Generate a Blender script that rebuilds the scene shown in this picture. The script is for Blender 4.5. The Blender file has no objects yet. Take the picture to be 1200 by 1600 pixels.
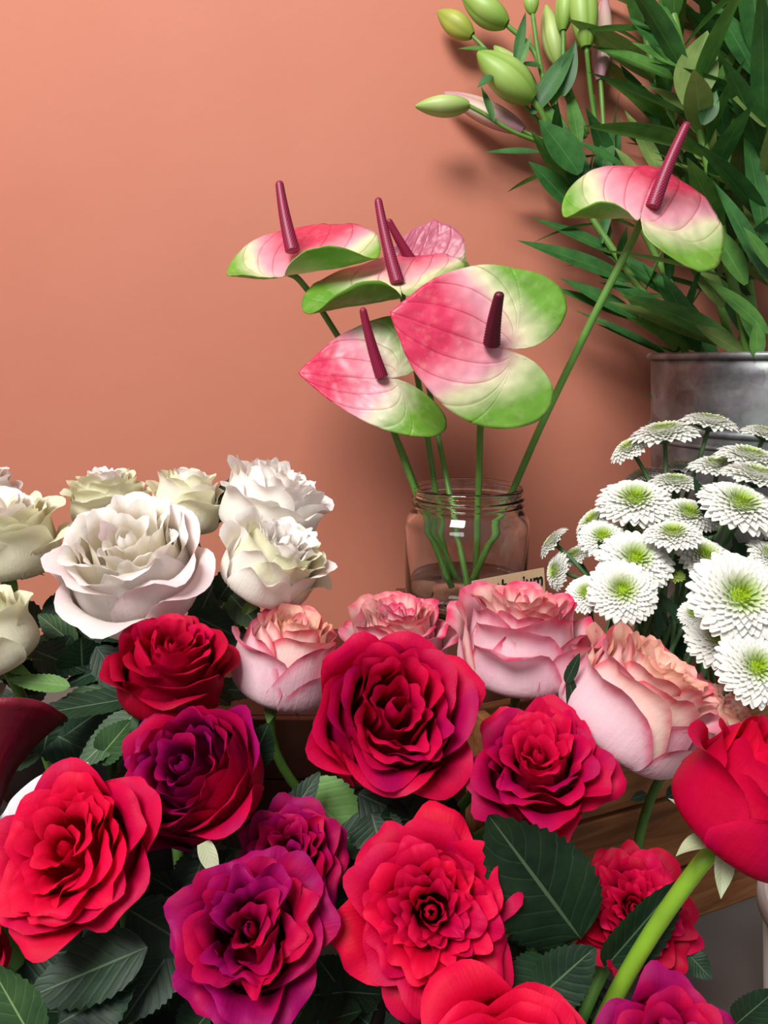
import bpy, math, random
import numpy as np
from mathutils import Vector, noise
R = math.radians
SC = bpy.context.scene
COL = SC.collection

# ---------------------------------------------------------------- camera, world, light, exposure
F = 1150.0                       # focal length in pixels of the 1200 x 1600 frame
PITCH = R(11.55)
CAM = np.array([0.0, 0.0, 0.36])
cam_data = bpy.data.cameras.new('camera')
cam_data.sensor_fit = 'VERTICAL'; cam_data.sensor_height = 32.0
cam_data.lens = F / 1600 * 32.0
cam_data.clip_start = 0.01; cam_data.clip_end = 50
cam = bpy.data.objects.new('camera', cam_data); COL.objects.link(cam)
cam.location = CAM; cam.rotation_euler = (math.pi/2 - PITCH, 0, 0)
SC.camera = cam

world = bpy.data.worlds.new('world'); SC.world = world; world.use_nodes = True
world.node_tree.nodes['Background'].inputs[0].default_value = (0.95, 0.97, 1.0, 1)
world.node_tree.nodes['Background'].inputs[1].default_value = 0.36

def area(name, loc, aim, sx, sy, watt, col):
    l = bpy.data.lights.new(name, 'AREA'); l.shape = 'RECTANGLE'; l.size = sx; l.size_y = sy
    l.energy = watt; l.color = col
    o = bpy.data.objects.new(name, l); COL.objects.link(o); o.location = loc
    o.rotation_euler = (Vector(aim) - Vector(loc)).to_track_quat('-Z', 'Y').to_euler()
    return o
area('shop_window_daylight', (-0.65, -0.75, 1.80), (0.0, 0.6, 0.35), 0.9, 0.7, 62, (1.0, 0.98, 0.95))
SC.view_settings.view_transform = 'Standard'; SC.view_settings.look = 'None'
SC.view_settings.gamma = 1.0; SC.view_settings.use_curve_mapping = False
SC.view_settings.exposure = 0.0

# ---------------------------------------------------------------- helpers
FW = np.array([0, math.cos(PITCH), -math.sin(PITCH)])
UP = np.array([0, math.sin(PITCH), math.cos(PITCH)])
RT = np.array([1.0, 0, 0])
def P(px, py, d):
    """point seen at pixel (px, py) at the distance d along the view axis"""
    return CAM + d*(FW + RT*(px-600)/F - UP*(py-800)/F)
def proj(pts):
    q = pts - CAM; z = q @ FW
    return 600 + F*(q @ RT)/z, 800 - F*(q @ UP)/z
def V(r, u, t):
    """direction given as right, up, towards the viewer"""
    v = RT*r + UP*u - FW*t
    return v/np.linalg.norm(v)
def nrm(v): return v/max(1e-9, np.linalg.norm(v))
def sst(a, b, x):
    t = np.clip((x-a)/(b-a), 0, 1); return t*t*(3-2*t)

def empty(name, loc, label=None, cat=None, group=None):
    o = bpy.data.objects.new(name, None); COL.objects.link(o); o.location = [float(c) for c in loc]
    o.empty_display_size = 0.01
    return tag(o, label, cat, group)
def tag(o, label=None, cat=None, group=None, kind=None):
    if label: o['label'] = label
    if cat: o['category'] = cat
    if group: o['group'] = group
    if kind: o['kind'] = kind
    return o
def mdata(name, v, faces, mat, puv=None, smooth=True, aux=None):
    me = bpy.data.meshes.new(name)
    v = np.asarray(v, dtype=np.float64)
    me.from_pydata(v.tolist(), [], faces if isinstance(faces, list) else faces.tolist())
    if puv is not None:
        a = me.attributes.new('puv', 'FLOAT_VECTOR', 'POINT')
        a.data.foreach_set('vector', np.asarray(puv, dtype=np.float32).ravel())
    if smooth: me.polygons.foreach_set('use_smooth', [True]*len(me.polygons))
    me.materials.append(mat)
    return me
def link(name, me, root=None):
    o = bpy.data.objects.new(name, me); COL.objects.link(o)
    if root is not None: o.parent = root
    return o
def mesh(name, v, faces, mat, root=None, puv=None, smooth=True, sub=None):
    """mesh object from world coordinates; root is an unrotated Empty; sub: parent part (itself under root)"""
    v = np.asarray(v, dtype=np.float64)
    if root is not None: v = v - np.array(root.location)
    o = link(name, mdata(name, v, faces, mat, puv, smooth), sub if sub is not None else root)
    return o
_gc = {}
def gridf(nu, nv, closed=False):
    k = (nu, nv, closed)
    if k not in _gc:
        f = []
        for j in range(nv-1):
            for i in range(nu if closed else nu-1):
                i2 = (i+1) % nu
                f.append((j*nu+i, j*nu+i2, (j+1)*nu+i2, (j+1)*nu+i))
        _gc[k] = f
    return _gc[k]
def bez(p0, p1, p2, p3, n=14):
    t = np.linspace(0, 1, n)[:, None]
    return (1-t)**3*p0 + 3*t*(1-t)**2*p1 + 3*t*t*(1-t)*p2 + t**3*p3
def spline(pts, n=8):
    """Catmull-Rom through pts"""
    p = np.array([2*np.array(pts[0])-pts[1]] + list(pts) + [2*np.array(pts[-1])-pts[-2]], float)
    out = []
    for i in range(1, len(p)-2):
        for t in np.linspace(0, 1, n, endpoint=(i == len(p)-3)):
            out.append(.5*((2*p[i]) + (-p[i-1]+p[i+1])*t + (2*p[i-1]-5*p[i]+4*p[i+1]-p[i+2])*t*t + (-p[i-1]+3*p[i]-3*p[i+1]+p[i+2])*t**3))
    return np.array(out)
def tube(path, rad, ns=9):
    path = np.array(path, float); n = len(path)
    rad = np.broadcast_to(rad, (n,))
    t = np.gradient(path, axis=0); t /= np.linalg.norm(t, axis=1)[:, None]
    ref = np.array([0.31, 0.2, 0.93]); u = nrm(np.cross(t[0], ref) + 1e-6)
    vs = []
    for i in range(n):
        u = nrm(u - t[i]*(u @ t[i])); w = np.cross(t[i], u)
        for k in range(ns):
            a = 2*math.pi*k/ns
            vs.append(path[i] + rad[i]*(math.cos(a)*u + math.sin(a)*w))
    f = list(gridf(ns, n, True))
    f += [tuple(range(ns-1, -1, -1)), tuple(range((n-1)*ns, n*ns))]
    puv = [(k/ns, i/(n-1), 0) for i in range(n) for k in range(ns)]
    return np.array(vs), f, puv
def lathe(prof, c, ns=64, cap=True):
    """prof: list of (r, z); closed when r=0 ends"""
    vs = []; 
    for r, z in prof:
        for k in range(ns):
            a = 2*math.pi*k/ns
            vs.append((c[0]+r*math.cos(a), c[1]+r*math.sin(a), c[2]+z))
    return np.array(vs), list(gridf(ns, len(prof), True))
def box(c, s, rz=0, bev=0.0):
    import itertools
    v = []
    for sx, sy, sz in itertools.product((-1, 1), repeat=3):
        x, y = sx*s[0]/2, sy*s[1]/2
        v.append((c[0]+x*math.cos(rz)-y*math.sin(rz), c[1]+x*math.sin(rz)+y*math.cos(rz), c[2]+sz*s[2]/2))
    f = [(0,1,3,2),(4,6,7,5),(0,4,5,1),(2,3,7,6),(0,2,6,4),(1,5,7,3)]
    return np.array(v), f
def bevel(o, w, seg=2):
    m = o.modifiers.new('bevel', 'BEVEL'); m.width = w; m.segments = seg; return o

# ---------------------------------------------------------------- materials
def srgb(r, g, b):
    f = lambda c: (c/255/12.92) if c/255 <= .04045 else ((c/255+.055)/1.055)**2.4
    return (f(r), f(g), f(b), 1)
class NT:
    def __init__(s, name):
        s.m = bpy.data.materials.new(name); s.m.use_nodes = True
        s.t = s.m.node_tree; s.n = s.t.nodes; s.bsdf = s.n['Principled BSDF']; s.out = s.n['Material Output']
    def new(s, kind, **kw):
        n = s.n.new(kind)
        for k, v in kw.items(): setattr(n, k, v)
        return n
    def l(s, a, b): s.t.links.new(a, b)
    def set(s, **kw):
        for k, v in kw.items(): s.bsdf.inputs[k.replace('_', ' ')].default_value = v
    def attr(s, name='puv'):
        a = s.new('ShaderNodeAttribute'); a.attribute_name = name
        x = s.new('ShaderNodeSeparateXYZ'); s.l(a.outputs['Vector'], x.inputs[0]); return a.outputs['Vector'], x
    def math(s, op, a, b=None, c=None):
        m = s.new('ShaderNodeMath', operation=op)
        for i, q in enumerate((a, b, c)):
            if q is None: continue
            if isinstance(q, (int, float)): m.inputs[i].default_value = q
            else: s.l(q, m.inputs[i])
        return m.outputs[0]
    def ramp(s, fac, stops, interp='EASE'):
        r = s.new('ShaderNodeValToRGB'); r.color_ramp.interpolation = interp
        e = r.color_ramp.elements
        while len(e) < len(stops): e.new(0.5)
        for i, (p, c) in enumerate(stops): e[i].position = p; e[i].color = c
        s.l(fac, r.inputs[0]); return r.outputs[0]
    def noise(s, vec=None, scale=5, detail=3, rough=.5, sc=None, dist=0):
        n = s.new('ShaderNodeTexNoise'); n.inputs['Scale'].default_value = scale
        n.inputs['Detail'].default_value = detail; n.inputs['Roughness'].default_value = rough; n.inputs['Distortion'].default_value = dist
        if vec is not None:
            if sc is not None:
                mp = s.new('ShaderNodeMapping'); mp.inputs['Scale'].default_value = sc; s.l(vec, mp.inputs[0]); vec = mp.outputs[0]
            s.l(vec, n.inputs['Vector'])
        return n.outputs['Fac']
    def mix(s, fac, a, b, blend='MIX'):
        m = s.new('ShaderNodeMix', data_type='RGBA', blend_type=blend)
        for i, q in ((0, fac), (6, a), (7, b)):
            if isinstance(q, (int, float, tuple)): m.inputs[i].default_value = q
            else: s.l(q, m.inputs[i])
        return m.outputs[2]
    def bump(s, h, strength=.3, dist=.001):
        b = s.new('ShaderNodeBump'); b.inputs['Strength'].default_value = strength; b.inputs['Distance'].default_value = dist
        s.l(h, b.inputs['Height']); s.l(b.outputs[0], s.bsdf.inputs['Normal']); return b.outputs[0]
    def translucent(s, col, fac, nrm=None):
        t = s.new('ShaderNodeBsdfTranslucent'); mx = s.new('ShaderNodeMixShader'); mx.inputs[0].default_value = fac
        s.l(col, t.inputs[0]); s.l(s.bsdf.outputs[0], mx.inputs[1]); s.l(t.outputs[0], mx.inputs[2]); s.l(mx.outputs[0], s.out.inputs[0])
    def obj(s):
        return s.new('ShaderNodeTexCoord').outputs['Object']

def petal_mat(name, base, mid, edge, tint=None, tint_amt=0.0, edge_pos=.8, transl=.22, rough=.55, sheen=.15, vein=.12, spec=.25, side=0.5):
    m = NT(name); vec, xyz = m.attr()
    # q: 0 at the claw .. 1 at the rim; rises to the side edges too
    au = m.math('ABSOLUTE', xyz.outputs[0])
    e = m.math('MAXIMUM', xyz.outputs[1], m.math('MULTIPLY', m.math('POWER', au, 4.0), m.math('MULTIPLY_ADD', xyz.outputs[1], side, 1-side if side else 0)) if side else xyz.outputs[1])
    wob = m.math('MULTIPLY_ADD', m.noise(vec, 1.0, 2, .5, (2.5, 1.2, 1.0)), .22, -.11)
    e = m.math('ADD', e, wob)
    c = m.ramp(e, [(0.02, base), (max(.1, edge_pos*.62), mid), (edge_pos, mid), (1.0, edge)])
    streak = m.noise(vec, 1.0, 4, .6, (26, 2.0, 1.0))
    if vein:
        dark = m.mix(1.0, c, (1-vein*1.6, 1-vein*2.6, 1-vein*2.2, 1), 'MULTIPLY')
        c = m.mix(m.math('MULTIPLY', streak, .9), c, dark)
    if tint is not None:
        g = m.new('ShaderNodeTexCoord')
        n = m.noise(g.outputs['Object'], 38, 3, .55)
        c = m.mix(m.math('MULTIPLY', m.ramp(n, [(.42, (0,0,0,1)), (.62, (1,1,1,1))]), tint_amt), c, tint)
    m.l(c, m.bsdf.inputs['Base Color'])
    m.set(Roughness=rough, Sheen_Weight=sheen, Sheen_Roughness=.4)
    m.bsdf.inputs['Specular IOR Level'].default_value = spec
    h = m.math('ADD', m.math('MULTIPLY', streak, .6), m.noise(m.obj(), 160, 3, .6))
    m.bump(h, .30, .0012)
    m.translucent(c, transl)
    return m.m

MAT = {}
MAT['red'] = petal_mat('red_petal', srgb(168,0,40), srgb(204,2,58), srgb(220,12,72), srgb(190,0,78), .55, sheen=.0, spec=.14, transl=.26)
MAT['scarlet'] = petal_mat('scarlet_petal', srgb(186,0,36), srgb(216,2,50), srgb(232,14,66), srgb(222,2,72), .5, sheen=.0, spec=.14, transl=.26)
MAT['crimson'] = petal_mat('crimson_petal', srgb(140,0,40), srgb(186,0,60), srgb(206,8,76), srgb(158,0,88), .6, sheen=.0, spec=.14, transl=.26)
MAT['deepred'] = petal_mat('deep_red_petal', srgb(136,0,30), srgb(178,0,44), srgb(200,10,56), srgb(154,0,52), .5, sheen=.0, spec=.14, transl=.26)
MAT['magenta'] = petal_mat('magenta_petal', srgb(128,0,48), srgb(164,0,70), srgb(186,8,84), srgb(206,2,60), .7, sheen=.0, spec=.14, transl=.26)
MAT['purple'] = petal_mat('purple_petal', srgb(110,0,58), srgb(146,0,84), srgb(170,10,104), srgb(184,2,66), .7, sheen=.0, spec=.14, transl=.26)
MAT['white'] = petal_mat('white_petal', srgb(238,234,196), srgb(250,246,236), srgb(252,248,244), None, 0, .8, .28, .6, .1, .03, .2)
MAT['whitepink'] = petal_mat('blush_white_petal', srgb(236,230,196), srgb(248,240,232), srgb(248,232,232), srgb(240,206,214), .35, .8, .28, .6, .1, .03, .2)
MAT['cream'] = petal_mat('cream_petal', srgb(216,222,160), srgb(242,240,214), srgb(238,240,208), None, 0, .75, .28, .6, .1, .04, .2)
MAT['ivory'] = petal_mat('ivory_petal', srgb(250,236,192), srgb(252,246,228), srgb(252,249,242), None, 0, .8, .3, .6, .1, .03, .2)
MAT['pink'] = petal_mat('pink_edged_petal', srgb(248,236,226), srgb(251,218,226), srgb(222,48,100), srgb(247,186,208), .4, .82, .25, .5, .12, .06, .25, .8)
MAT['pinkpale'] = petal_mat('pale_pink_edged_petal', srgb(252,238,216), srgb(252,222,214), srgb(230,96,118), srgb(250,226,208), .5, .85, .28, .5, .12, .04, .25, .8)
MAT['peach'] = petal_mat('peach_petal', srgb(254,230,190), srgb(253,228,204), srgb(244,176,158), None, 0, .86, .3, .5, .12, .03, .25, .6)
MAT['calla'] = petal_mat('burgundy_calla_petal', srgb(66,2,16), srgb(94,4,26), srgb(128,18,42), srgb(56,0,16), .6, .95, .05, .45, .02, .15, .3)

def leaf_mat(name, dark, light, vein_col, rough=.5, transl=.16, nveins=8, spec=.3, serr=True, contrast=.22):
    m = NT(name); vec, xyz = m.attr()
    au = m.math('ABSOLUTE', xyz.outputs[0])
    mid = m.math('LESS_THAN', au, .035)
    if serr:   # pinnate veins
        q = m.math('SUBTRACT', m.math('MULTIPLY', xyz.outputs[1], nveins), m.math('MULTIPLY', au, 2.2))
        w = m.math('ABSOLUTE', m.math('SUBTRACT', m.math('FRACT', q), .5))
        side = m.math('GREATER_THAN', w, .465)
        hgt = m.math('MINIMUM', m.math('MULTIPLY', m.math('SUBTRACT', .5, w), 4.0), m.math('MULTIPLY', au, 6.0))
    else:      # parallel veins
        w = m.math('ABSOLUTE', m.math('SUBTRACT', m.math('FRACT', m.math('MULTIPLY', xyz.outputs[0], 3.5)), .5))
        side = m.math('GREATER_THAN', w, .47)
        hgt = m.math('MINIMUM', m.math('MULTIPLY', m.math('SUBTRACT', .5, w), 4.0), m.math('MULTIPLY', au, 5.0))
    n = m.noise(m.obj(), 55, 4, .6)
    c = m.ramp(n, [(.3, dark), (.72, light)], 'LINEAR')
    c = m.mix(m.math('MULTIPLY', side, .16), c, vein_col)
    c = m.mix(m.math('MULTIPLY', mid, .75), c, vein_col)
    m.l(c, m.bsdf.inputs['Base Color']); m.set(Roughness=rough); m.bsdf.inputs['Specular IOR Level'].default_value = spec
    m.bump(m.math('ADD', m.math('MINIMUM', hgt, 1.0), m.math('MULTIPLY', m.noise(m.obj(), 400, 2, .5), .3)), contrast, .0006)
    m.translucent(c, transl)
    return m.m
MAT['rleaf'] = leaf_mat('rose_leaf_dark', srgb(18,40,26), srgb(36,64,40), srgb(96,124,90))
MAT['rleaf2'] = leaf_mat('rose_leaf_mid', srgb(36,64,36), srgb(62,94,52), srgb(140,168,110), .5)
MAT['rleaf3'] = leaf_mat('rose_leaf_light', srgb(96,138,72), srgb(122,164,92), srgb(150,186,120), .55)
MAT['lleaf'] = leaf_mat('lily_leaf_dark', srgb(38,84,40), srgb(66,120,56), srgb(80,132,68), .45, .25, 9, .35, False, .10)
MAT['lleaf2'] = leaf_mat('lily_leaf_mid', srgb(64,114,48), srgb(100,152,68), srgb(112,164,84), .45, .3, 9, .35, False, .10)
MAT['lleaf3'] = leaf_mat('lily_leaf_pale', srgb(104,132,66), srgb(136,160,88), srgb(146,172,104), .5, .3, 9, .3, False, .10)
MAT['sepal'] = leaf_mat('sepal_green', srgb(84,128,60), srgb(132,168,92), srgb(150,180,110), .5, .2)
MAT['sepalpale'] = leaf_mat('sepal_pale', srgb(168,184,140), srgb(206,206,176), srgb(200,206,170), .6, .2)

def plain(name, c, rough=.5, spec=.4, nscale=60, var=.25, bump=.1, transl=0, metal=0.0):
    m = NT(name)
    n = m.noise(m.obj(), nscale, 4, .6)
    cc = m.ramp(n, [(.25, tuple(x*(1-var) for x in c[:3])+(1,)), (.75, tuple(min(1, x*(1+var)) for x in c[:3])+(1,))], 'LINEAR')
    m.l(cc, m.bsdf.inputs['Base Color']); m.set(Roughness=rough, Metallic=metal); m.bsdf.inputs['Specular IOR Level'].default_value = spec
    if bump: m.bump(n, bump, .001)
    if transl: m.translucent(cc, transl)
    return m.m
MAT['stem'] = plain('rose_stem', srgb(82,124,48), .5, .4, 80)
MAT['stembright'] = plain('bright_rose_stem', srgb(124,164,44), .45, .4, 60, .15)
MAT['astem'] = plain('anthurium_stem', srgb(92,138,56), .4, .45, 90, .15)
MAT['lstem'] = plain('lily_stem', srgb(96,138,56), .45, .4, 60, .2)
MAT['cstem'] = plain('chrysanthemum_stem', srgb(84,118,74), .6, .3, 90)
MAT['cleaf'] = leaf_mat('chrysanthemum_leaf', srgb(26,52,34), srgb(44,78,46), srgb(60,96,60), .55)
def spadix_mat(name, lo, hi):
    m = NT(name); vec, xyz = m.attr()
    c = m.ramp(xyz.outputs[2], [(0, lo), (1, hi)], 'LINEAR'); m.l(c, m.bsdf.inputs['Base Color']); m.set(Roughness=.45)
    return m.m
MAT['spadix'] = spadix_mat('spadix', srgb(120,8,46), srgb(184,48,98))
MAT['spadixdark'] = spadix_mat('spadix_dark', srgb(70,4,26), srgb(140,28,60))
MAT['black'] = plain('black_plastic', srgb(20,20,20), .5, .3, 20, .2, 0)
MAT['cream_vase'] = plain('cream_ceramic', srgb(226,214,204), .4, .4, 20, .03, 0)
MAT['paper'] = plain('white_paper', srgb(236,236,240), .8, .1, 200, .02, .05, .1)
MAT['ink'] = plain('black_ink', srgb(14,14,16), .6, .2, 50, .1, 0)
MAT['card'] = plain('kraft_card', srgb(206,172,138), .85, .1, 260, .06, .08)
MAT['counter'] = plain('grey_counter', srgb(100,97,94), .5, .3, 8, .08, .02)

def wall_mat():
    m = NT('terracotta_paint'); o = m.obj()
    n1 = m.noise(o, 3.0, 4, .55); n2 = m.noise(o, 60, 3, .6)
    c = m.ramp(n1, [(.3, srgb(190,117,94)), (.7, srgb(196,123,100))], 'LINEAR')
    m.l(c, m.bsdf.inputs['Base Color']); m.set(Roughness=.62); m.bsdf.inputs['Specular IOR Level'].default_value = .25
    m.bump(m.math('ADD', n2, m.math('MULTIPLY', n1, 2.0)), .12, .002)
    return m.m
MAT['wall'] = wall_mat()
def wood_mat():
    m = NT('crate_wood'); tc = m.obj()
    mp = m.new('ShaderNodeMapping'); mp.inputs['Scale'].default_value = (5, 40, 60); m.l(tc, mp.inputs[0])
    n = m.noise(mp.outputs[0], 1.2, 5, .6, None, 1.2)
    c = m.ramp(n, [(.3, srgb(104,62,34)), (.5, srgb(158,102,58)), (.72, srgb(184,128,78))], 'LINEAR')
    k = m.noise(tc, 26, 2, .5)
    c = m.mix(m.ramp(k, [(.66, (0,0,0,1)), (.78, (.8,.8,.8,1))]), c, srgb(58,34,22))
    m.l(c, m.bsdf.inputs['Base Color']); m.set(Roughness=.6); m.bump(n, .3, .001)
    return m.m
MAT['wood'] = wood_mat()
MAT['darkwood'] = plain('dark_stained_wood', srgb(96,56,42), .6, .25, 30, .2, .1)
def galv_mat():
    m = NT('galvanised_steel'); o = m.obj()
    v = m.new('ShaderNodeTexVoronoi'); v.inputs['Scale'].default_value = 70; m.l(o, v.inputs['Vector'])
    n = m.noise(o, 22, 5, .65)
    c = m.mix(.35, m.ramp(n, [(.3, srgb(104,108,114)), (.7, srgb(158,163,168))]), v.outputs['Color'], 'SOFT_LIGHT')
    bw = m.new('ShaderNodeRGBToBW'); m.l(c, bw.inputs[0])
    c2 = m.mix(.8, c, m.mix(1.0, bw.outputs[0], (.92, .96, 1.0, 1), 'MULTIPLY'))
    m.l(c2, m.bsdf.inputs['Base Color']); m.set(Metallic=.6)
    m.l(m.ramp(n, [(.3, (.38,.38,.38,1)), (.7, (.58,.58,.58,1))]), m.bsdf.inputs['Roughness'])
    m.bump(n, .15, .001); return m.m
MAT['galv'] = galv_mat()
def glass(name, ior, col, rough=0.0):
    m = NT(name); m.set(Base_Color=col, Roughness=rough, IOR=ior, Transmission_Weight=1.0); return m.m
MAT['glass'] = glass('clear_glass', 1.45, (.97, .985, .98, 1))
MAT['water'] = glass('water', 1.33, (.86, .9, .86, 1))

def spathe_mat(name, tipc, blush, pale, green, tip_ext=.0, mottle=.30):
    """puv: x = towards tip (-.7..1), y = sideways, z = vein coordinate"""
    m = NT(name); vec, xyz = m.attr()
    wob = m.math('MULTIPLY_ADD', m.noise(vec, 1.0, 3, .6, (3, 3, 0.1)), .5, -.25)
    x = m.math('ADD', xyz.outputs[0], m.math('MULTIPLY', wob, .7))
    ay = m.math('ABSOLUTE', xyz.outputs[1])
    # green grows towards the lobes and the sides, pink towards the tip
    t = m.math('SUBTRACT', m.math('MULTIPLY_ADD', x, .62, .46 + tip_ext), m.math('MULTIPLY', m.math('POWER', ay, 1.6), .78))
    c = m.ramp(t, [(.08, green), (.22, tuple(g*.6+p*.4 for g, p in zip(green, pale))), (.36, pale), (.50, blush), (.82, tipc), (1.0, tipc)], 'LINEAR')
    vz = xyz.outputs[2]
    w = m.math('ABSOLUTE', m.math('SUBTRACT', m.math('FRACT', m.math('ADD', m.math('MULTIPLY', vz, 3.6), m.math('MULTIPLY', wob, .12))), .5))
    line = m.math('GREATER_THAN', w, .466)
    soft = m.math('MINIMUM', m.math('MULTIPLY', m.math('SUBTRACT', .5, w), 7.0), 1.0)
    veincol = m.ramp(t, [(.2, green), (.4, srgb(214,110,126)), (.7, srgb(186,20,60))], 'LINEAR')
    c = m.mix(m.math('MULTIPLY', line, .6), c, veincol)
    mott = m.noise(vec, 1.0, 4, .6, (9, 9, .3))
    c = m.mix(m.math('MULTIPLY', m.ramp(mott, [(.5, (0,0,0,1)), (.72, (1,1,1,1))]), mottle), c, m.mix(.4, c, pale))
    m.l(c, m.bsdf.inputs['Base Color']); m.set(Roughness=.4, Coat_Weight=.10, Coat_Roughness=.2)
    m.bsdf.inputs['Specular IOR Level'].default_value = .5
    vor = m.new('ShaderNodeTexVoronoi', feature='SMOOTH_F1'); vor.inputs['Scale'].default_value = 1.0
    mp = m.new('ShaderNodeMapping'); mp.inputs['Scale'].default_value = (11, 11, .2); m.l(vec, mp.inputs[0]); m.l(mp.outputs[0], vor.inputs['Vector'])
    hb = m.math('ADD', m.math('MULTIPLY', soft, .5), m.math('MULTIPLY', vor.outputs['Distance'], -.9))
    m.bump(hb, .32, .0020)
    m.translucent(c, .2)
    return m.m
GREEN = srgb(118,172,58)
MAT['spathe'] = spathe_mat('anthurium_spathe', srgb(226,52,96), srgb(240,170,186), srgb(240,234,206), GREEN)
MAT['spathe_pinker'] = spathe_mat('anthurium_spathe_pink', srgb(226,56,98), srgb(240,170,184), srgb(236,232,190), GREEN, .10)
MAT['spathe_green'] = spathe_mat('anthurium_spathe_green', srgb(222,60,100), srgb(238,176,184), srgb(226,226,180), srgb(104,158,48), -.06)
MAT['spathe_dusty'] = spathe_mat('anthurium_spathe_dusty', srgb(196,104,128), srgb(206,130,146), srgb(214,170,168), srgb(110,160,60), .3, .0)

def bud_mat(name, a, b, groove):
    m = NT(name); vec, xyz = m.attr()
    c = m.ramp(xyz.outputs[1], [(0, a), (.55, b), (1, a)], 'LINEAR')
    c = m.mix(m.math('MULTIPLY', m.ramp(xyz.outputs[2], [(.0, (1,1,1,1)), (.35, (0,0,0,1))]), .75), c, groove)
    st = m.noise(vec, 1.0, 3, .5, (30, 2, 1))
    c = m.mix(m.math('MULTIPLY', st, .25), c, groove)
    m.l(c, m.bsdf.inputs['Base Color']); m.set(Roughness=.45); m.translucent(c, .15)
    return m.m
MAT['bud'] = bud_mat('lily_bud_green', srgb(138,176,70), srgb(176,206,108), srgb(104,146,50))
MAT['budpale'] = bud_mat('lily_bud_pale', srgb(160,188,96), srgb(198,216,140), srgb(128,160,72))
MAT['budyellow'] = bud_mat('lily_bud_yellow', srgb(150,170,60), srgb(186,194,84), srgb(140,140,60))
MAT['budpink'] = bud_mat('lily_bud_pink', srgb(206,150,168), srgb(216,196,170), srgb(186,104,124))

def mum_mat(name, greenc, white):
    m = NT(name); vec, xyz = m.attr()
    # x: place of the floret from centre (0) to rim (1); y: along the floret
    t = m.math('MULTIPLY_ADD', xyz.outputs[1], .30, m.math('SUBTRACT', xyz.outputs[0], .12))
    c = m.ramp(t, [(.14, greenc), (.42, tuple(g*.5+w*.5 for g, w in zip(greenc, white))), (.64, white)], 'LINEAR')
    m.l(c, m.bsdf.inputs['Base Color']); m.set(Roughness=.6); m.bsdf.inputs['Specular IOR Level'].default_value = .2
    m.translucent(c, .25); return m.m
MAT['mum'] = mum_mat('chrysanthemum_floret', srgb(164,194,40), srgb(240,240,234))
MAT['mumgreen'] = mum_mat('chrysanthemum_floret_green', srgb(150,184,44), srgb(226,234,186))
MAT['mumbud'] = mum_mat('chrysanthemum_bud', srgb(134,160,50), srgb(170,190,90))

# ---------------------------------------------------------------- the setting
LEDGE_Z, WALL_Y = 0.165, 0.80
def struct(name, c, s, mat):
    v, f = box(c, s); o = mesh(name, v, f, mat, smooth=False); o['kind'] = 'structure'; return o
struct('wall_back', (0, WALL_Y+.05, .9), (4.0, .1, 3.2), MAT['wall'])
struct('counter_top', (0, WALL_Y-.6, -.02), (4.0, 1.2, .04), MAT['counter'])
def plank_box(name, label, c, s, mat, rows):
    root = empty(name, c, label, 'box')
    hx, hy, hz = s; T = .007
    for k in range(rows):
        z = hz*(k+.5)/rows; zz = hz/rows-.0012
        for nm, off, sz in (('front_plank', (0, -hy/2+T/2), (hx, T)), ('back_plank', (0, hy/2-T/2), (hx, T)), ('end_plank', (-hx/2+T/2, 0), (T, hy-2*T-.001)), ('end_plank', (hx/2-T/2, 0), (T, hy-2*T-.001))):
            v, f = box((0, 0, 0), (sz[0], sz[1], zz)); o = link(nm, mdata(nm, v, f, mat, smooth=False), root); o.location = (off[0], off[1], z); bevel(o, .0008)
    v, f = box((0, 0, 0), (hx-2*T-.001, hy-2*T-.001, .006)); o = link('top_board', mdata('top_board', v, f, mat, smooth=False), root); o.location = (0, 0, hz-.0035)
plank_box('wooden_riser', 'dark brown wooden riser in the shade behind the peach rose bud', (-.02, .60, 0), (.25, .19, .10), MAT['darkwood'], 2)
plank_box('wooden_block', 'small dark wooden block under the glass jar', (P(731, 760, .575)[0], P(731, 760, .575)[1], .10), (.11, .11, LEDGE_Z-.10), MAT['darkwood'], 2)

# wooden crate, its left corner nearer the viewer
def crate():
    rz = math.atan(.404); L, Dp, H, T = .215, .075, .142, .008
    c0 = np.array([.082, .372, 0])
    ex = np.array([math.cos(rz), math.sin(rz), 0]); ey = np.array([-math.sin(rz), math.cos(rz), 0])
    root = empty('wooden_crate', c0, 'low brown wooden plank crate standing behind the pink roses at right', 'crate')
    def pl(name, a, b, z, sx, sy, sz):
        v, f = box((0, 0, 0), (sx, sy, sz)); o = link(name, mdata(name, v, f, MAT['wood'], smooth=False), root)
        o.location = [float(q) for q in (ex*a + ey*b + np.array([0, 0, z]))]; o.rotation_euler = (0, 0, rz); bevel(o, .0012)
    for k, (z0, z1) in enumerate(((.0, .040), (.043, .094), (.097, H))):
        pl('front_plank', L/2, T/2, (z0+z1)/2, L, T, z1-z0)
        pl('back_plank', L/2, Dp-T/2, (z0+z1)/2, L, T, z1-z0)
        for a in (T/2, L-T/2): pl('end_plank', a, Dp/2, (z0+z1)/2, T, Dp-2*T-.001, z1-z0)
    pl('bottom_board', L/2, Dp/2, .004, L-2*T-.001, Dp-2*T-.001, .006)
crate()

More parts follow.
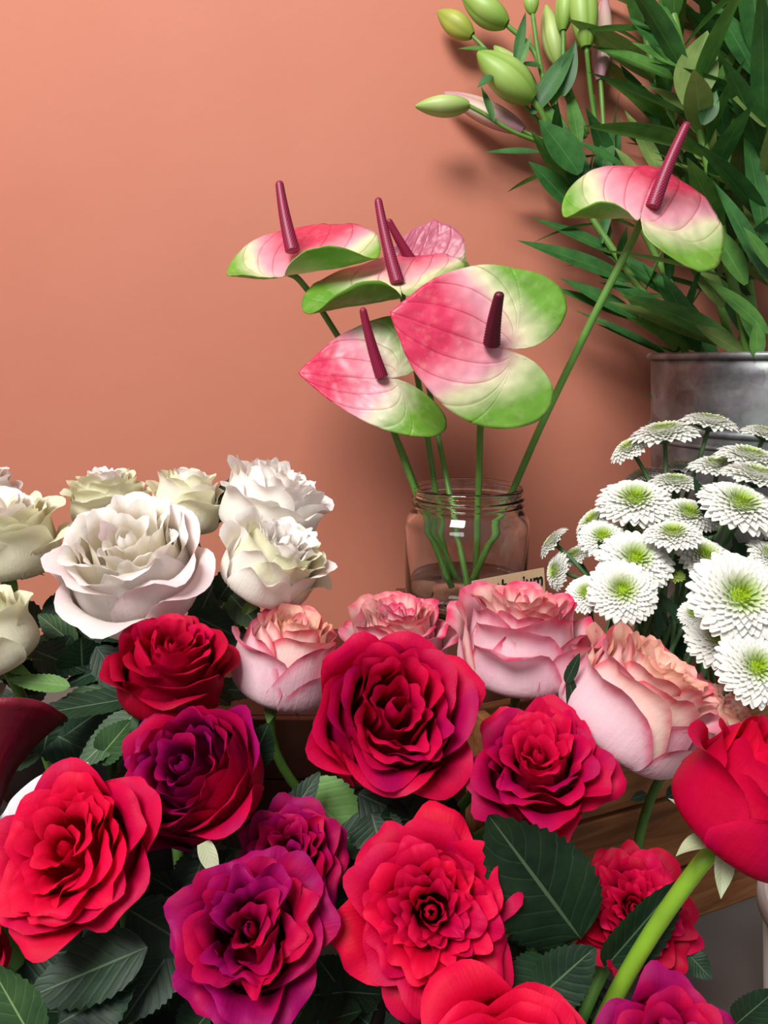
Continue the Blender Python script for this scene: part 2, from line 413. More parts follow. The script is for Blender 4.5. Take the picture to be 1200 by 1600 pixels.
def flower_bucket(label, c, r, h, mat, name='flower_bucket', cat='bucket'):
    root = empty(name, c, label, cat)
    v, f = lathe([(0, 0), (r*.82, 0), (r*.84, .004), (r, h), (r*.97, h), (r*.8, .006), (0, .006)], c)
    mesh('body', v, f, mat, root)
    v, f = lathe([(r*.985, h-.004), (r*1.05, h-.004), (r*1.06, h), (r*1.05, h+.003), (r*.985, h+.003), (r*.97, h), (r*.985, h-.004)], c)
    mesh('rim', v, f, mat, root)
    return root
flower_bucket('black plastic bucket under the white roses', (-.185, .445, 0), .065, .10, MAT['black'])
flower_bucket('black plastic bucket under the crimson and purple roses at left', (-.10, .285, 0), .06, .055, MAT['black'])
flower_bucket('black plastic bucket under the red roses at centre front', (.055, .275, 0), .06, .055, MAT['black'])
flower_bucket('small black bucket holding the pink edged roses', (.005, .425, 0), .042, .07, MAT['black'])
flower_bucket('cream ceramic vase cut off by the right edge', (.2455, .320, 0), .050, .085, MAT['cream_vase'], 'vase', 'vase')

# ---------------------------------------------------------------- galvanised bucket
BKC = P(1228, 553, .665); BKX, BKY = BKC[0], BKC[1]; BKZ = BKC[2]
BR = (1228-1024)*.665/F
BKBASE = 0.0
def galv_bucket():
    root = empty('metal_bucket', (BKX, BKY, BKBASE), 'grey galvanised metal bucket holding the tall lily stems', 'bucket')
    h = BKZ - BKBASE; r = BR
    prof = [(0, .001), (r*.74, .001), (r*.76, .005)]
    def rr(t): return r*(.76+.215*t)
    for t in np.linspace(.08, 1.0, 24):
        z = .005 + (h-.008)*t; prof.append((rr(t), z))
    prof += [(rr(1)-.0012, h-.003)] + [(rr(t)-.0012, .006+(h-.008)*t) for t in (.8, .5, .2)] + [(0, .007)]
    v, f = lathe(prof, (BKX, BKY, BKBASE), 96); mesh('body', v, f, MAT['galv'], root)
    def ring(name, z, R0, rad):
        a = np.linspace(0, 2*math.pi, 96, endpoint=False)
        vs = []; n = 10
        for ang in a:
            for k in range(n):
                b = 2*math.pi*k/n; q = R0 + rad*math.cos(b)
                vs.append((BKX+q*math.cos(ang), BKY+q*math.sin(ang), BKBASE+z+rad*math.sin(b)))
        fs = [(i*n+k, i*n+(k+1) % n, ((i+1) % 96)*n+(k+1) % n, ((i+1) % 96)*n+k) for i in range(96) for k in range(n)]
        mesh(name, vs, fs, MAT['galv'], root)
    ring('rolled_rim', h-.002, rr(1)+.0005, .0032)
    ring('raised_band', h-.066, rr(.82)-.0005, .0035)
    ring('raised_band', h-.078, rr(.787)-.0005, .0022)
    # vertical lap seam
    q = P(1101, 620, .6); ang = math.radians(180+62)
    path = [(BKX+(rr(t)+.0002)*math.cos(ang), BKY+(rr(t)+.0002)*math.sin(ang), BKBASE+.005+(h-.008)*t) for t in np.linspace(.1, .97, 10)]
    v, f, _ = tube(path, .0011, 6); mesh('seam', v, f, MAT['galv'], root)
galv_bucket()

# ---------------------------------------------------------------- leaves
def leaf_geo(base, tip, W, normal, droop=.0, fold=.15, serr=0.0, kind='rose', twist=0.0, nv=None, nu=7, wave=0.0, seed=0):
    base = np.array(base, float); tip = np.array(tip, float); t = tip-base; L = np.linalg.norm(t); t /= L
    n = nrm(np.array(normal, float) - t*(np.array(normal) @ t)); s = np.cross(t, n)
    nv = nv or (25 if serr else 13); v = np.linspace(0, 1, nv)
    if kind == 'rose': w = np.sin(math.pi*np.clip(v, 0, 1)**.78)**.75*(1-.15*v)
    elif kind == 'lily': w = np.sin(math.pi*np.clip(v*.97+.03, 0, 1)**.80)**.95
    else: w = (1-v**1.8)*(.55+.9*np.sin(math.pi*np.minimum(v+.12, 1)*.6))*.8       # sepal
    w = np.maximum(w, .02)
    u = np.linspace(-1, 1, nu)
    vs, puv = [], []
    rng = random.Random(seed); ph = rng.uniform(0, 6)
    for j in range(nv):
        for i in range(nu):
            ww = w[j]; vv = v[j]
            if serr and abs(u[i]) > .99 and 0 < j < nv-1:
                ww *= 1 + serr*(1 if j % 2 else -1)
                vv = min(1, vv + (.012 if j % 2 else 0))
            a = twist*vv
            sd = s*math.cos(a) + n*math.sin(a); nn = n*math.cos(a) - s*math.sin(a)
            y = u[i]*ww*W/2
            z = fold*abs(y)*1.0 - droop*L*(vv*vv) + droop*L*vv*.0 + wave*W*math.sin(vv*9+ph+u[i])*abs(u[i])
            vs.append(base + t*(L*vv) + sd*y + nn*z); puv.append((u[i], vv, 0))
    return np.array(vs), gridf(nu, nv), puv
def leaf(root, base, tip, W, normal, mat='rleaf', name='leaf', sub=None, **k):
    v, f, p = leaf_geo(base, tip, W, normal, **k)
    return mesh(name, v, f, MAT[mat], root, p, sub=sub)
def pleaf(root, b, t, wpx, mat='rleaf', d=None, n=(0, .4, 1), **k):
    """leaf from pixel + depth triples"""
    B, T = P(*b), P(*t); W = wpx*(b[2]+t[2])/2/F
    return leaf(root, B, T, W, V(*n), mat, **k)

# ---------------------------------------------------------------- roses
def petal_geo(rt, hv, lf, fl, phi0, th, roll=60, ruf=.04, seed=0, tw=.05, top=.20, nu=13, nv=15, notch=.0, neck=1.0, belly=.42, r0=.05):
    """one petal of a bloom of radius about 1: cup of radius rt, rising to hv, then flaring by fl degrees over the length lf, rim rolled by roll"""
    rng = random.Random(seed)
    fa = R(fl); ra = R(fl+roll); rn = rt*neck
    a = (rn+lf*.5*math.sin(fa*.6), hv+lf*.5*math.cos(fa*.6)); b = (a[0]+lf*.5*math.sin(fa), a[1]+lf*.5*math.cos(fa)); c = (b[0]+lf*.16*math.sin(ra), b[1]+lf*.16*math.cos(ra))
    cp = np.array([(r0*.5, 0, 0), (rt*.62, hv*.06, 0), (rt*.93, hv*.22, 0), (rt, hv*belly+.05, 0), (rt*(1+neck)/2, hv*.80, 0), (rn+.04*lf, hv, 0), (a[0], a[1], 0), (b[0], b[1], 0), (c[0], c[1], 0)])
    pr = spline(cp, 7); ds = np.concatenate([[0], np.cumsum(np.linalg.norm(np.diff(pr, axis=0), axis=1))]); Ltot = ds[-1]; q = ds/Ltot
    u = np.linspace(-1, 1, nu)[None, :]; v = (np.linspace(0, 1, nv)**.85)[:, None]; au = np.abs(u)
    s = np.clip(v*(1 - top*au**2.6 - notch*np.exp(-(u/.18)**2)) + 0*u, 0, 1)
    r = np.interp(s, q, pr[:, 0]); z = np.interp(s, q, pr[:, 1])
    shp = (.55+.45*np.sin(math.pi/2*np.minimum(1, s/.6)))
    phi = u*phi0*shp*np.sqrt(rt/np.maximum(r, rt))
    ph = [rng.uniform(0, 6.28) for _ in range(4)]; kk = rng.uniform(.9, 1.5)
    s4 = s**4
    dr = ruf*s4*(np.sin(kk*math.pi*u+ph[0]) + .45*np.sin(2.2*kk*math.pi*u+ph[1])) + tw*u*s*min(1, rt*2.2)
    dz = ruf*.8*s4*np.sin(1.5*kk*math.pi*u+ph[2]) + .3*ruf*s4*s*np.sin(3.6*kk*math.pi*u+ph[3])
    dr += ruf*.6*s*(1-s)*np.sin(4*s+2.5*u+ph[1])
    r = r+dr; z = z+dz
    vs = np.stack([r*np.cos(th+phi), r*np.sin(th+phi), z], -1).reshape(-1, 3)
    puv = np.stack([u+0*v, np.broadcast_to(v, (nv, nu)), 0*u+0*v], -1).reshape(-1, 3)
    return vs, puv

STY = {   # n, rt, hv, lf, flare, cover, ruffle, neck, rounding of the top
 'garden': [(5, .76, .44, .38, 82, 1.35, .065, 1.0, .34), (5, .68, .60, .35, 64, 1.45, .06, .98, .30), (6, .57, .70, .32, 55, 1.55, .06, .97, .26), (6, .46, .77, .30, 50, 1.6, .06, .96, .24),
            (6, .35, .82, .27, 45, 1.65, .055, .95, .22), (5, .25, .85, .24, 40, 1.7, .05, .95, .2), (4, .16, .87, .20, 32, 1.7, .04, .95, .2), (3, .08, .88, .15, 16, 1.7, .02, .95, .2)],
 'flat':   [(6, .76, .32, .42, 94, 1.35, .075, 1.0, .30), (6, .67, .46, .36, 78, 1.5, .07, 1.0, .28), (7, .58, .55, .32, 68, 1.55, .07, 1.0, .26), (8, .49, .62, .29, 62, 1.6, .065, 1.0, .24),
            (8, .40, .67, .26, 56, 1.6, .06, 1.0, .22), (8, .31, .71, .23, 50, 1.7, .055, 1.0, .2), (7, .22, .74, .20, 42, 1.7, .045, 1.0, .2), (5, .15, .77, .16, 14, 1.7, .03, .9, .2), (3, .09, .80, .12, 10, 1.8, .02, .8, .2)],
 'cup':    [(4, .88, .66, .30, 62, 1.18, .06, .99, .46), (4, .82, .84, .27, 50, 1.3, .055, .95, .42), (5, .74, .96, .25, 42, 1.5, .05, .92, .32), (6, .62, 1.03, .23, 36, 1.6, .05, .90, .26),
            (6, .49, 1.08, .21, 33, 1.65, .05, .92, .22), (6, .37, 1.11, .19, 30, 1.7, .045, .92, .2), (5, .25, 1.12, .17, 26, 1.7, .04, .95, .2), (3, .12, 1.12, .14, 14, 1.8, .02, .95, .2)],
 'bud':    [(3, .84, .80, .30, 52, 1.15, .05, .96, .48), (4, .78, 1.02, .25, 34, 1.35, .045, .88, .42), (4, .69, 1.16, .22, 26, 1.5, .04, .84, .34), (5, .57, 1.24, .19, 22, 1.6, .04, .82, .26),
            (5, .45, 1.29, .17, 19, 1.7, .035, .84, .22), (4, .33, 1.31, .15, 16, 1.7, .03, .86, .2), (4, .21, 1.32, .13, 10, 1.7, .02, .9, .2), (3, .10, 1.32, .11, 6, 1.8, .015, .95, .2)],
}
def rose(label, bbox, d, axis, style, mats, seed, cat='rose', group=None, roll=0.0, stem_to=None, ruf=1.0, op=0.0, stem_mat='stem', sepal_mat='sepal',
         sepals=5, sepal_len=.55, swirl=1.0, nu=17, mode='mean', quarters=0, name='rose', stem_r=.0028, squash=1.0, reflex=100):
    rng = random.Random(seed)
    ax = V(*axis); ref = UP if abs(ax @ UP) < .95 else RT
    ex = nrm(np.cross(ref, ax)); ey = np.cross(ax, ex)
    lay = STY[style]; geo = []
    for li, (n, rt, hv, lf, fl, cov, rf, neck, tp) in enumerate(lay):
        off = rng.uniform(0, 6.28); t = li/(len(lay)-1)
        for k in range(n):
            j = lambda a: rng.uniform(-a, a)
            th = off + 2*math.pi*k/n + j(.5/n) + roll
            fj = fl + op*(1-t) + j(13)
            if li == len(lay)-1: fj = -24 + j(8)
            if 1 < li < len(lay)-2 and rng.random() < .09: fj = j(18)
            vs, puv = petal_geo(rt*(1+j(.05)), hv*(1+j(.13 if li < 2 else .05)), lf*(1+j(.18)), fj, math.pi/n*cov*(1+j(.10)), th, rng.uniform(20, 75)*(1-.3*t), rf*ruf*(1-.35*t)*(1+j(.3)), rng.randint(0, 10**6),
                                .07*swirl*rng.choice((1, 1, 1, -1)), nu=nu, nv=nu+2, notch=max(0, j(.06)), neck=neck, top=tp*(1+j(.2)))
            if quarters and .25 < t < .8:          # old garden bloom: several little swirls instead of one eye
                qa = (math.floor((th % 6.283)/(6.283/quarters))+.5)*6.283/quarters
                sh = .13*sst(.25, .6, t); zf = sst(.0, .5, vs[:, 2]); vs[:, 0] += sh*math.cos(qa)*zf; vs[:, 1] += sh*math.sin(qa)*zf
            geo.append((li, vs, puv))
    allv = np.concatenate([g[1] for g in geo]); allv[:, 2] *= squash
    basis = np.stack([ex, ey, ax])
    x0, y0, x1, y1 = bbox; cx, cy = (x0+x1)/2, (y0+y1)/2
    ctr = P(cx, cy, d); s = (x1-x0)*d/F/2
    mid = np.array([0, 0, (allv[:, 2].max()+allv[:, 2].min())/2]); org = ctr - (mid*s) @ basis
    for _ in range(5):
        X, Y = proj(org + (allv*s) @ basis)
        rx, ry = (x1-x0)/(X.max()-X.min()), (y1-y0)/(Y.max()-Y.min())
        s *= {'mean': math.sqrt(rx*ry), 'w': rx, 'wtop': rx, 'h': ry}[mode]
        X, Y = proj(org + (allv*s) @ basis)
        org = org + RT*(cx-(X.max()+X.min())/2)*d/F - UP*((y0-Y.min()) if mode == 'wtop' else cy-(Y.max()+Y.min())/2)*d/F
    if stem_to is None: stem_to = org - ax*.1
    st = np.array(stem_to, float)
    root = empty(name, org, label, cat, group)
    nl = len(lay)
    for li, vs, puv in geo:
        m = mats[min(len(mats)-1, int(li/(nl-.001)*len(mats)))]
        if len(mats) > 2 and rng.random() < .18: m = rng.choice(mats)
        w = vs.copy(); w[:, 2] *= squash
        mesh('petal', org + (w*s) @ basis, gridf(nu, nu+2), MAT[m], root, puv)
    # receptacle, sepals, stem
    prof = [(0, -.20), (.075, -.19), (.13, -.10), (.15, -.02), (.12, .05), (0, .07)]
    v, f = lathe(prof, (0, 0, 0), 14); cal = mesh('calyx', org + (v*s) @ basis, f, MAT[stem_mat if stem_mat == 'stembright' else 'sepal'], root)
    for k in range(sepals):
        a = 2*math.pi*k/sepals + rng.uniform(-.2, .2) + roll; dirv = ex*math.cos(a) + ey*math.sin(a)
        b = org + dirv*.12*s - ax*.03*s; rf = R(reflex+rng.uniform(-25, 25))
        tipv = b + (dirv*math.sin(rf) + ax*math.cos(rf))*sepal_len*s*rng.uniform(.8, 1.15)
        leaf(root, b, tipv, .30*s, ax*math.sin(rf)-dirv*math.cos(rf), sepal_mat, 'sepal', sub=cal, kind='sepal', droop=rng.uniform(.0, .35), fold=.3, twist=rng.uniform(-.6, .6), seed=k)
    b0 = org - ax*.17*s; Ls = np.linalg.norm(st-b0)
    path = bez(b0, b0 - ax*Ls*.35, st + np.array([0, 0, Ls*.3]), st, 16)
    v, f, p = tube(path, np.linspace(stem_r, stem_r*1.1, 16), 8); mesh('stem', v, f, MAT[stem_mat], root, p)
    root['_s'] = float(s)
    return root, org, ax, s

ST_W = lambda r: (-.185+r[0]*.03, .445+r[1]*.03, .008)
ST_L = lambda a, b: (-.10+a*.03, .285+b*.03, .008)
ST_C = lambda a, b: (.055+a*.03, .275+b*.03, .008)
ST_P = lambda a, b: (.005+a*.02, .425+b*.02, .008)
GW, GR, GM, GP = 'white roses in the bunch at left', 'red roses in the front bunch', 'purple magenta roses in the front bunch', 'pink edged roses in the middle row'

WH = ['whitepink', 'white', 'ivory', 'ivory']; CR = ['cream', 'cream', 'white', 'ivory']
W4, *_ = rose('largest open white rose with blush outer petals, above the dark red rose', (63, 768, 337, 1000), .42, (.06, .70, .62), 'cup', WH, 11, group=GW, stem_to=ST_W((.5, -.8)), ruf=1.15, quarters=3, op=16)
rose('cream rose cut by the left edge beside the largest white rose', (-95, 748, 104, 922), .45, (.05, .92, .32), 'cup', CR, 12, group=GW, stem_to=ST_W((-.6, -.6)))
rose('small cream rose behind the largest white rose, nearest the left corner', (104, 720, 236, 830), .50, (-.05, .95, .2), 'cup', CR, 13, group=GW, stem_to=ST_W((-.2, .4)))
rose('small half open cream rose between the largest white rose and the ruffled pair', (226, 725, 352, 840), .50, (.2, .93, .15), 'bud', CR, 14, group=GW, stem_to=ST_W((.2, .5)), mode='w')
rose('tall ruffled white rose, upper one of the pair nearest the glass jar', (350, 702, 514, 868), .49, (.42, .86, .2), 'cup', ['white', 'white', 'white', 'ivory'], 15, group=GW, stem_to=ST_W((.8, .5)), ruf=1.7)
rose('ruffled white rose with a smooth outer petal, lower one of the pair nearest the jar', (340, 792, 530, 954), .44, (.50, .78, .38), 'cup', ['white', 'cream', 'white', 'white'], 16, group=GW, stem_to=ST_W((.9, -.2)), ruf=1.5)
rose('cream rose at the left edge below the other white roses', (-110, 912, 62, 1068), .40, (-.25, .85, .35), 'bud', ['cream', 'cream', 'white'], 17, group=GW, stem_to=ST_W((-.8, -.4)))
rose('white rose of which only a petal tip shows at the left edge', (-110, 706, 18, 830), .52, (0, .95, .2), 'cup', ['white', 'cream'], 18, group=GW, stem_to=ST_W((-.9, .6)))

PK = ['pink', 'pinkpale', 'peach', 'peach']
rose('peach and pink rose bud on a green stem below the ruffled white roses', (366, 936, 545, 1120), .42, (.30, .92, .25), 'bud', PK, 21, group=GP, stem_to=ST_P(-.4, -.2), sepal_len=.42)
rose('pink edged rose half hidden behind the big red rose, left of the card', (536, 916, 722, 1085), .44, (.02, .93, .30), 'cup', ['pink', 'pinkpale', 'pink'], 22, group=GP, stem_to=ST_P(-.2, .4))
rose('full pink edged rose in front of the lettered card and the jar', (702, 902, 944, 1098), .405, (.03, .96, .22), 'cup', ['pink', 'pink', 'pinkpale', 'pinkpale'], 23, group=GP, stem_to=ST_P(.7, .2), sepal_len=.5, reflex=55)
rose('large pale peach rose with deep pink edges beside the white chrysanthemums', (884, 958, 1120, 1232), .375, (.50, .82, .30), 'cup', ['pink', 'pinkpale', 'peach', 'peach'], 24, group=GP, stem_to=ST_P(.9, -.5), sepal_len=.5, reflex=60)
rose('ruffled peach rose between the large peach rose and the right edge red rose', (1035, 1045, 1200, 1215), .42, (.55, .72, .40), 'cup', ['pinkpale', 'peach', 'peach'], 25, group=GP, stem_to=(.14, .36, .01), ruf=1.5)

rose('dark red rose right below the largest white rose', (150, 962, 380, 1130), .385, (.15, .86, .42), 'cup', ['deepred', 'red', 'deepred'], 31, group=GR, stem_to=ST_L(.2, .9), op=10)
rose('big crimson red rose directly in front of the pink roses at centre', (484, 978, 752, 1258), .355, (.20, .50, .80), 'cup', ['red', 'crimson', 'red', 'red'], 32, group=GR, stem_to=ST_C(-.7, .7), quarters=2, op=14, ruf=1.2)
rose('crimson and purple rose left of the wooden crate, above the large dark leaf', (700, 1092, 988, 1328), .345, (-.12, .72, .62), 'garden', ['magenta', 'crimson', 'red', 'red'], 33, group=GR, stem_to=ST_C(.5, .8), ruf=1.2)
rose('bright red rose at the left edge below the burgundy calla lily', (-62, 1212, 284, 1476), .305, (-.14, .55, .80), 'garden', ['red', 'scarlet', 'scarlet', 'scarlet'], 34, group=GR, stem_to=ST_L(-.5, -.7), quarters=2)
rose('large full red rose at the centre of the front row', (488, 1268, 836, 1584), .30, (-.05, .42, .90), 'flat', ['red', 'scarlet', 'red', 'scarlet'], 35, group=GR, stem_to=ST_C(-.6, -.4))
rose('scarlet rose cut off by the bottom edge right of centre', (610, 1498, 992, 1830), .255, (0, .55, .80), 'garden', ['scarlet', 'scarlet', 'red'], 36, group=GR, stem_to=ST_C(.2, -1), ruf=.7, mode='wtop')
rose('red rose on a bright green stem at the right edge', (1064, 1100, 1330, 1400), .29, (.42, .82, .30), 'bud', ['red', 'scarlet', 'scarlet'], 37, group=GR, stem_to=ST_C(.9, -.2), stem_mat='stembright', sepal_mat='sepalpale', sepal_len=.6, stem_r=.0035, op=14)
rose('small frilled red rose partly covered by two dark leaves', (868, 1318, 1108, 1530), .335, (-.2, .55, .80), 'flat', ['deepred', 'red', 'red'], 38, group=GR, stem_to=ST_C(.8, .3), ruf=1.4)
rose('red rose of which only a sliver shows at the bottom left edge', (-130, 1425, 26, 1560), .30, (-.2, .7, .6), 'cup', ['deepred', 'red'], 39, group=GR, stem_to=ST_L(-.9, -.9))

PU = ['purple', 'magenta', 'magenta', 'purple']
rose('dusky purple rose between the bright red rose and the big crimson rose', (172, 1094, 418, 1328), .345, (-.22, .62, .72), 'cup', ['magenta', 'magenta', 'purple', 'purple'], 41, group=GM, stem_to=ST_L(.3, .2), quarters=3, ruf=1.2)
rose('smaller purple rose touching the full red rose, with a light leaf behind it', (350, 1248, 556, 1440), .342, (.02, .55, .82), 'garden', ['purple', 'magenta', 'crimson'], 42, group=GM, stem_to=ST_L(.9, .0), ruf=1.5, quarters=2)
rose('large crumpled purple rose left of the full red rose in the front row', (240, 1335, 548, 1605), .295, (.05, .62, .76), 'garden', ['purple', 'magenta', 'purple', 'magenta'], 43, group=GM, stem_to=ST_L(.6, -.6), ruf=1.6, quarters=2)
rose('purple rose at the bottom edge below the wooden crate', (930, 1500, 1196, 1730), .285, (0, .62, .72), 'garden', ['purple', 'magenta', 'magenta', 'crimson'], 44, group=GM, stem_to=ST_C(1, -.8), ruf=.9, mode='wtop')

# ---------------------------------------------------------------- rose leaves (parts of the roses they grow on)
def leaf_of(root, items):
    for it in items:
        b, t, w, m = it[:4]; kw = dict(it[4]) if len(it) > 4 else {}
        n = kw.pop('n', (0, .4, 1)); kw.setdefault('serr', .05); kw.setdefault('fold', .12); kw.setdefault('wave', .03)
        pleaf(root, b, t, w, m, n=n, **kw)
RO = {o['label']: o for o in bpy.data.objects if o.name.split('.')[0] == 'rose' and 'label' in o}
def R_(key): return next(o for l, o in RO.items() if l.startswith(key))
leaf_of(R_('small frilled'), [((908, 1468, .325), (762, 1272, .300), 178, 'rleaf', {'n': (-.1, .35, 1), 'nv': 33, 'nu': 9}), ((945, 1512, .325), (1066, 1372, .315), 92, 'rleaf', {'n': (.3, .3, 1), 'fold': .35})])
leaf_of(R_('smaller purple'), [((470, 1226, .385), (566, 1328, .380), 112, 'rleaf3', {'n': (.1, .3, 1)}), ((440, 1292, .36), (500, 1206, .37), 44, 'rleaf')])
leaf_of(W4, [((120, 1010, .44), (60, 960, .45), 46, 'rleaf2'), ((150, 1010, .43), (215, 1100, .42), 60, 'rleaf'), ((180, 1070, .43), (60, 1130, .41), 62, 'rleaf2', {'n': (0, .8, .6)}),
     ((230, 1010, .44), (95, 1075, .43), 56, 'rleaf', {'n': (0, .8, .6)}), ((160, 990, .45), (60, 1050, .45), 54, 'rleaf'), ((210, 1090, .40), (45, 1118, .385), 66, 'rleaf', {'n': (0, .9, .5)}),
     ((215, 1112, .38), (122, 1200, .365), 62, 'rleaf2', {'n': (-.1, .6, .8)}), ((110, 1072, .41), (12, 1062, .40), 34, 'rleaf3', {'n': (0, .7, .8)}), ((80, 930, .47), (110, 1010, .45), 50, 'rleaf'),
     ((340, 900, .48), (300, 985, .46), 60, 'rleaf'), ((330, 820, .50), (372, 740, .52), 50, 'rleaf'), ((360, 930, .46), (410, 985, .45), 50, 'rleaf2'), ((300, 960, .46), (400, 1010, .46), 60, 'rleaf'),
     ((50, 1130, .42), (170, 1190, .40), 80, 'rleaf'), ((100, 1150, .41), (200, 1080, .41), 80, 'rleaf'), ((340, 940, .47), (385, 870, .47), 50, 'rleaf')])
leaf_of(R_('bright red rose'), [((230, 1480, .31), (40, 1560, .305), 110, 'rleaf', {'n': (0, .7, .7)}), ((90, 1600, .30), (215, 1530, .31), 120, 'rleaf', {'n': (0, .6, .8)}), ((200, 1420, .33), (330, 1500, .33), 100, 'rleaf'),
     ((20, 1500, .32), (150, 1480, .32), 80, 'rleaf'), ((270, 1480, .33), (190, 1600, .31), 90, 'rleaf'), ((300, 1340, .34), (345, 1240, .35), 60, 'rleaf'), ((320, 1330, .35), (290, 1420, .34), 80, 'rleaf'),
     ((60, 1640, .27), (-20, 1500, .27), 90, 'rleaf2'), ((318, 1316, .322), (340, 1374, .318), 34, 'sepalpale', {'serr': 0, 'kind': 'sepal', 'nv': 13})])
leaf_of(R_('large full red'), [((560, 1240, .38), (690, 1300, .37), 100, 'rleaf'), ((580, 1270, .37), (600, 1340, .36), 90, 'rleaf'), ((840, 1560, .30), (930, 1480, .30), 90, 'rleaf'), ((700, 1250, .37), (640, 1310, .36), 80, 'rleaf'), ((860, 1500, .31), (800, 1580, .30), 90, 'rleaf'), ((1075, 1490, .33), (1112, 1530, .325), 40, 'rleaf')])
leaf_of(R_('red rose on'), [((1150, 1600, .29), (1215, 1545, .28), 60, 'rleaf')])
leaf_of(R_('large pale peach'), [((905, 1150, .372), (886, 1040, .362), 26, 'rleaf', {'serr': 0}), ((884, 1068, .364), (906, 1020, .36), 20, 'rleaf', {'serr': 0}), ((1010, 1240, .38), (985, 1250, .375), 16, 'rleaf'), ((1062, 1232, .385), (1040, 1250, .38), 26, 'rleaf')])
leaf_of(R_('dark red rose'), [((390, 1200, .37), (420, 1130, .37), 60, 'rleaf'), ((150, 1190, .37), (205, 1125, .365), 56, 'rleaf2')])

def filler(keys, n, xr, yr, dr, seed, wr=(50, 90)):
    rg = random.Random(seed)
    for k in range(n):
        px, py, d = rg.uniform(*xr), rg.uniform(*yr), rg.uniform(*dr)
        a = rg.uniform(0, 6.28); L = rg.uniform(70, 120)
        if px < 300 and 1180 < py < 1470: d += .035
        if py < 1030 and px > 60: d += .045
        pleaf(R_(keys[k % len(keys)]), (px, py, d), (px+L*math.cos(a), py+L*.7*math.sin(a), d+rg.uniform(-.012, .006)), rg.uniform(*wr), 'rleaf', n=(rg.uniform(-.5, .5), .8, rg.uniform(.2, .8)), serr=.05, fold=rg.uniform(.05, .3), seed=k, nu=5, nv=19)
filler(['bright red rose', 'large crumpled', 'dusky purple'], 34, (0, 330), (1400, 1610), (.335, .365), 1)
filler(['smaller purple', 'large full red', 'big crimson', 'crimson and purple'], 30, (330, 920), (1270, 1560), (.362, .395), 2)
filler(['largest open', 'cream rose at', 'cream rose cut'], 46, (-20, 330), (930, 1210), (.43, .49), 3)
filler(['largest open', 'cream rose at'], 16, (40, 190), (940, 1080), (.43, .45), 9, (60, 90))
filler(['large crumpled', 'large full red'], 10, (470, 640), (1500, 1620), (.335, .355), 12)
filler(['dark red rose', 'dusky purple'], 10, (60, 420), (1130, 1300), (.38, .41), 4)

# ---------------------------------------------------------------- anthuriums
HT = [(0, 1.0), (6, .955), (14, .90), (28, .86), (45, .83), (65, .82), (90, .82), (112, .83), (130, .83), (145, .78), (157, .68), (166, .54), (173, .36), (177, .2), (179.5, .06)]
JARX, JARY = P(731, 760, .575)[:2]
def spathe_geo(att, T, SL, SR, BL, BR, T2=0, BL2=0, BR2=0, eps=.10, nth=121, nr=26, blister=.010, seed=1, cup=.0, tipcurl=0.0):
    th = np.radians(np.linspace(-179.5, 179.5, nth)); Rr = np.interp(np.abs(np.degrees(th)), [h[0] for h in HT], [h[1] for h in HT])
    rho = np.linspace(0.0, 1, nr)
    vs, puv = [], []
    for r_ in rho:
        for t_, R_0 in zip(th, Rr):
            x, y = r_*R_0*math.cos(t_), r_*R_0*math.sin(t_)
            sa = lambda q: math.sqrt(q*q+eps*eps)-eps
            sl = 1/(1+math.exp(-y/.05)) if abs(y) < .5 else float(y > 0)       # 1: left side (y>0)
            S = SL*sl + SR*(1-sl); B = BL*sl + BR*(1-sl); B2 = BL2*sl + BR2*(1-sl)
            xp, xm = (x + math.sqrt(x*x+eps*eps))/2 - eps/2, (-x + math.sqrt(x*x+eps*eps))/2 - eps/2
            yy = abs(y) if False else sa(y)*(1+eps) + (0)
            p = att + T*xp + T2*xp*xp + B*xm + B2*xm*xm + S*yy
            # keep the plate from collapsing along the crease
            p = p + (SL-SR)*.5*(y - math.copysign(sa(y)*(1+eps), y))
            hw = .86*math.sqrt(max(1e-4, 1-((x-.40)/.62)**2)) if -.2 < x < 1.0 else .05
            vz = max(-1.2, min(1.2, y/max(hw, .05)))
            vs.append(p); puv.append((x, y, vz))
    vs = np.array(vs)
    n = nrm(np.cross(T, SL)); N = V(0, .3, 1)
    if n @ N < 0: n = -n
    L = np.linalg.norm(T)
    for i, (x, y, vz) in enumerate(puv):
        w = noise.noise(Vector((x*3+seed*7, y*3, seed))) * .028 + noise.noise(Vector((x*9, y*9+seed, 3)))*blister
        vs[i] = vs[i] + n*L*(w*min(1, 6*math.hypot(x, y)) + cup*(x*x+y*y) - tipcurl*max(0, x-.55)**2*3)
    return vs, gridf(nth, nr), puv
def spadix_geo(a, b, r0, r1, nu=28, nv=73):
    a, b = np.array(a), np.array(b); t = b-a; L = np.linalg.norm(t); t = t/L
    u = nrm(np.cross(t, [.3, .9, .2])); w = np.cross(t, u); vs, pu = [], []
    bend = u*.06*L
    for j in range(nv):
        v = j/(nv-1); rr = (r0+(r1-r0)*v)
        if j == 0: rr *= .02
        if v > .94: rr *= math.sqrt(max(0.0, 1-((v-.94)/.06)**2))
        for k in range(nu):
            ang = 2*math.pi*k/nu; row = j//2 % 2
            bm = 1.0 if (j % 2 == 0 and (k % 2 == row)) else 0.0
            vs.append(a + t*L*v + bend*4*v*(1-v)*.3 + rr*(1+.16*bm)*(math.cos(ang)*u+math.sin(ang)*w)); pu.append((0, v, bm))
    return np.array(vs), gridf(nu, nv, True), pu
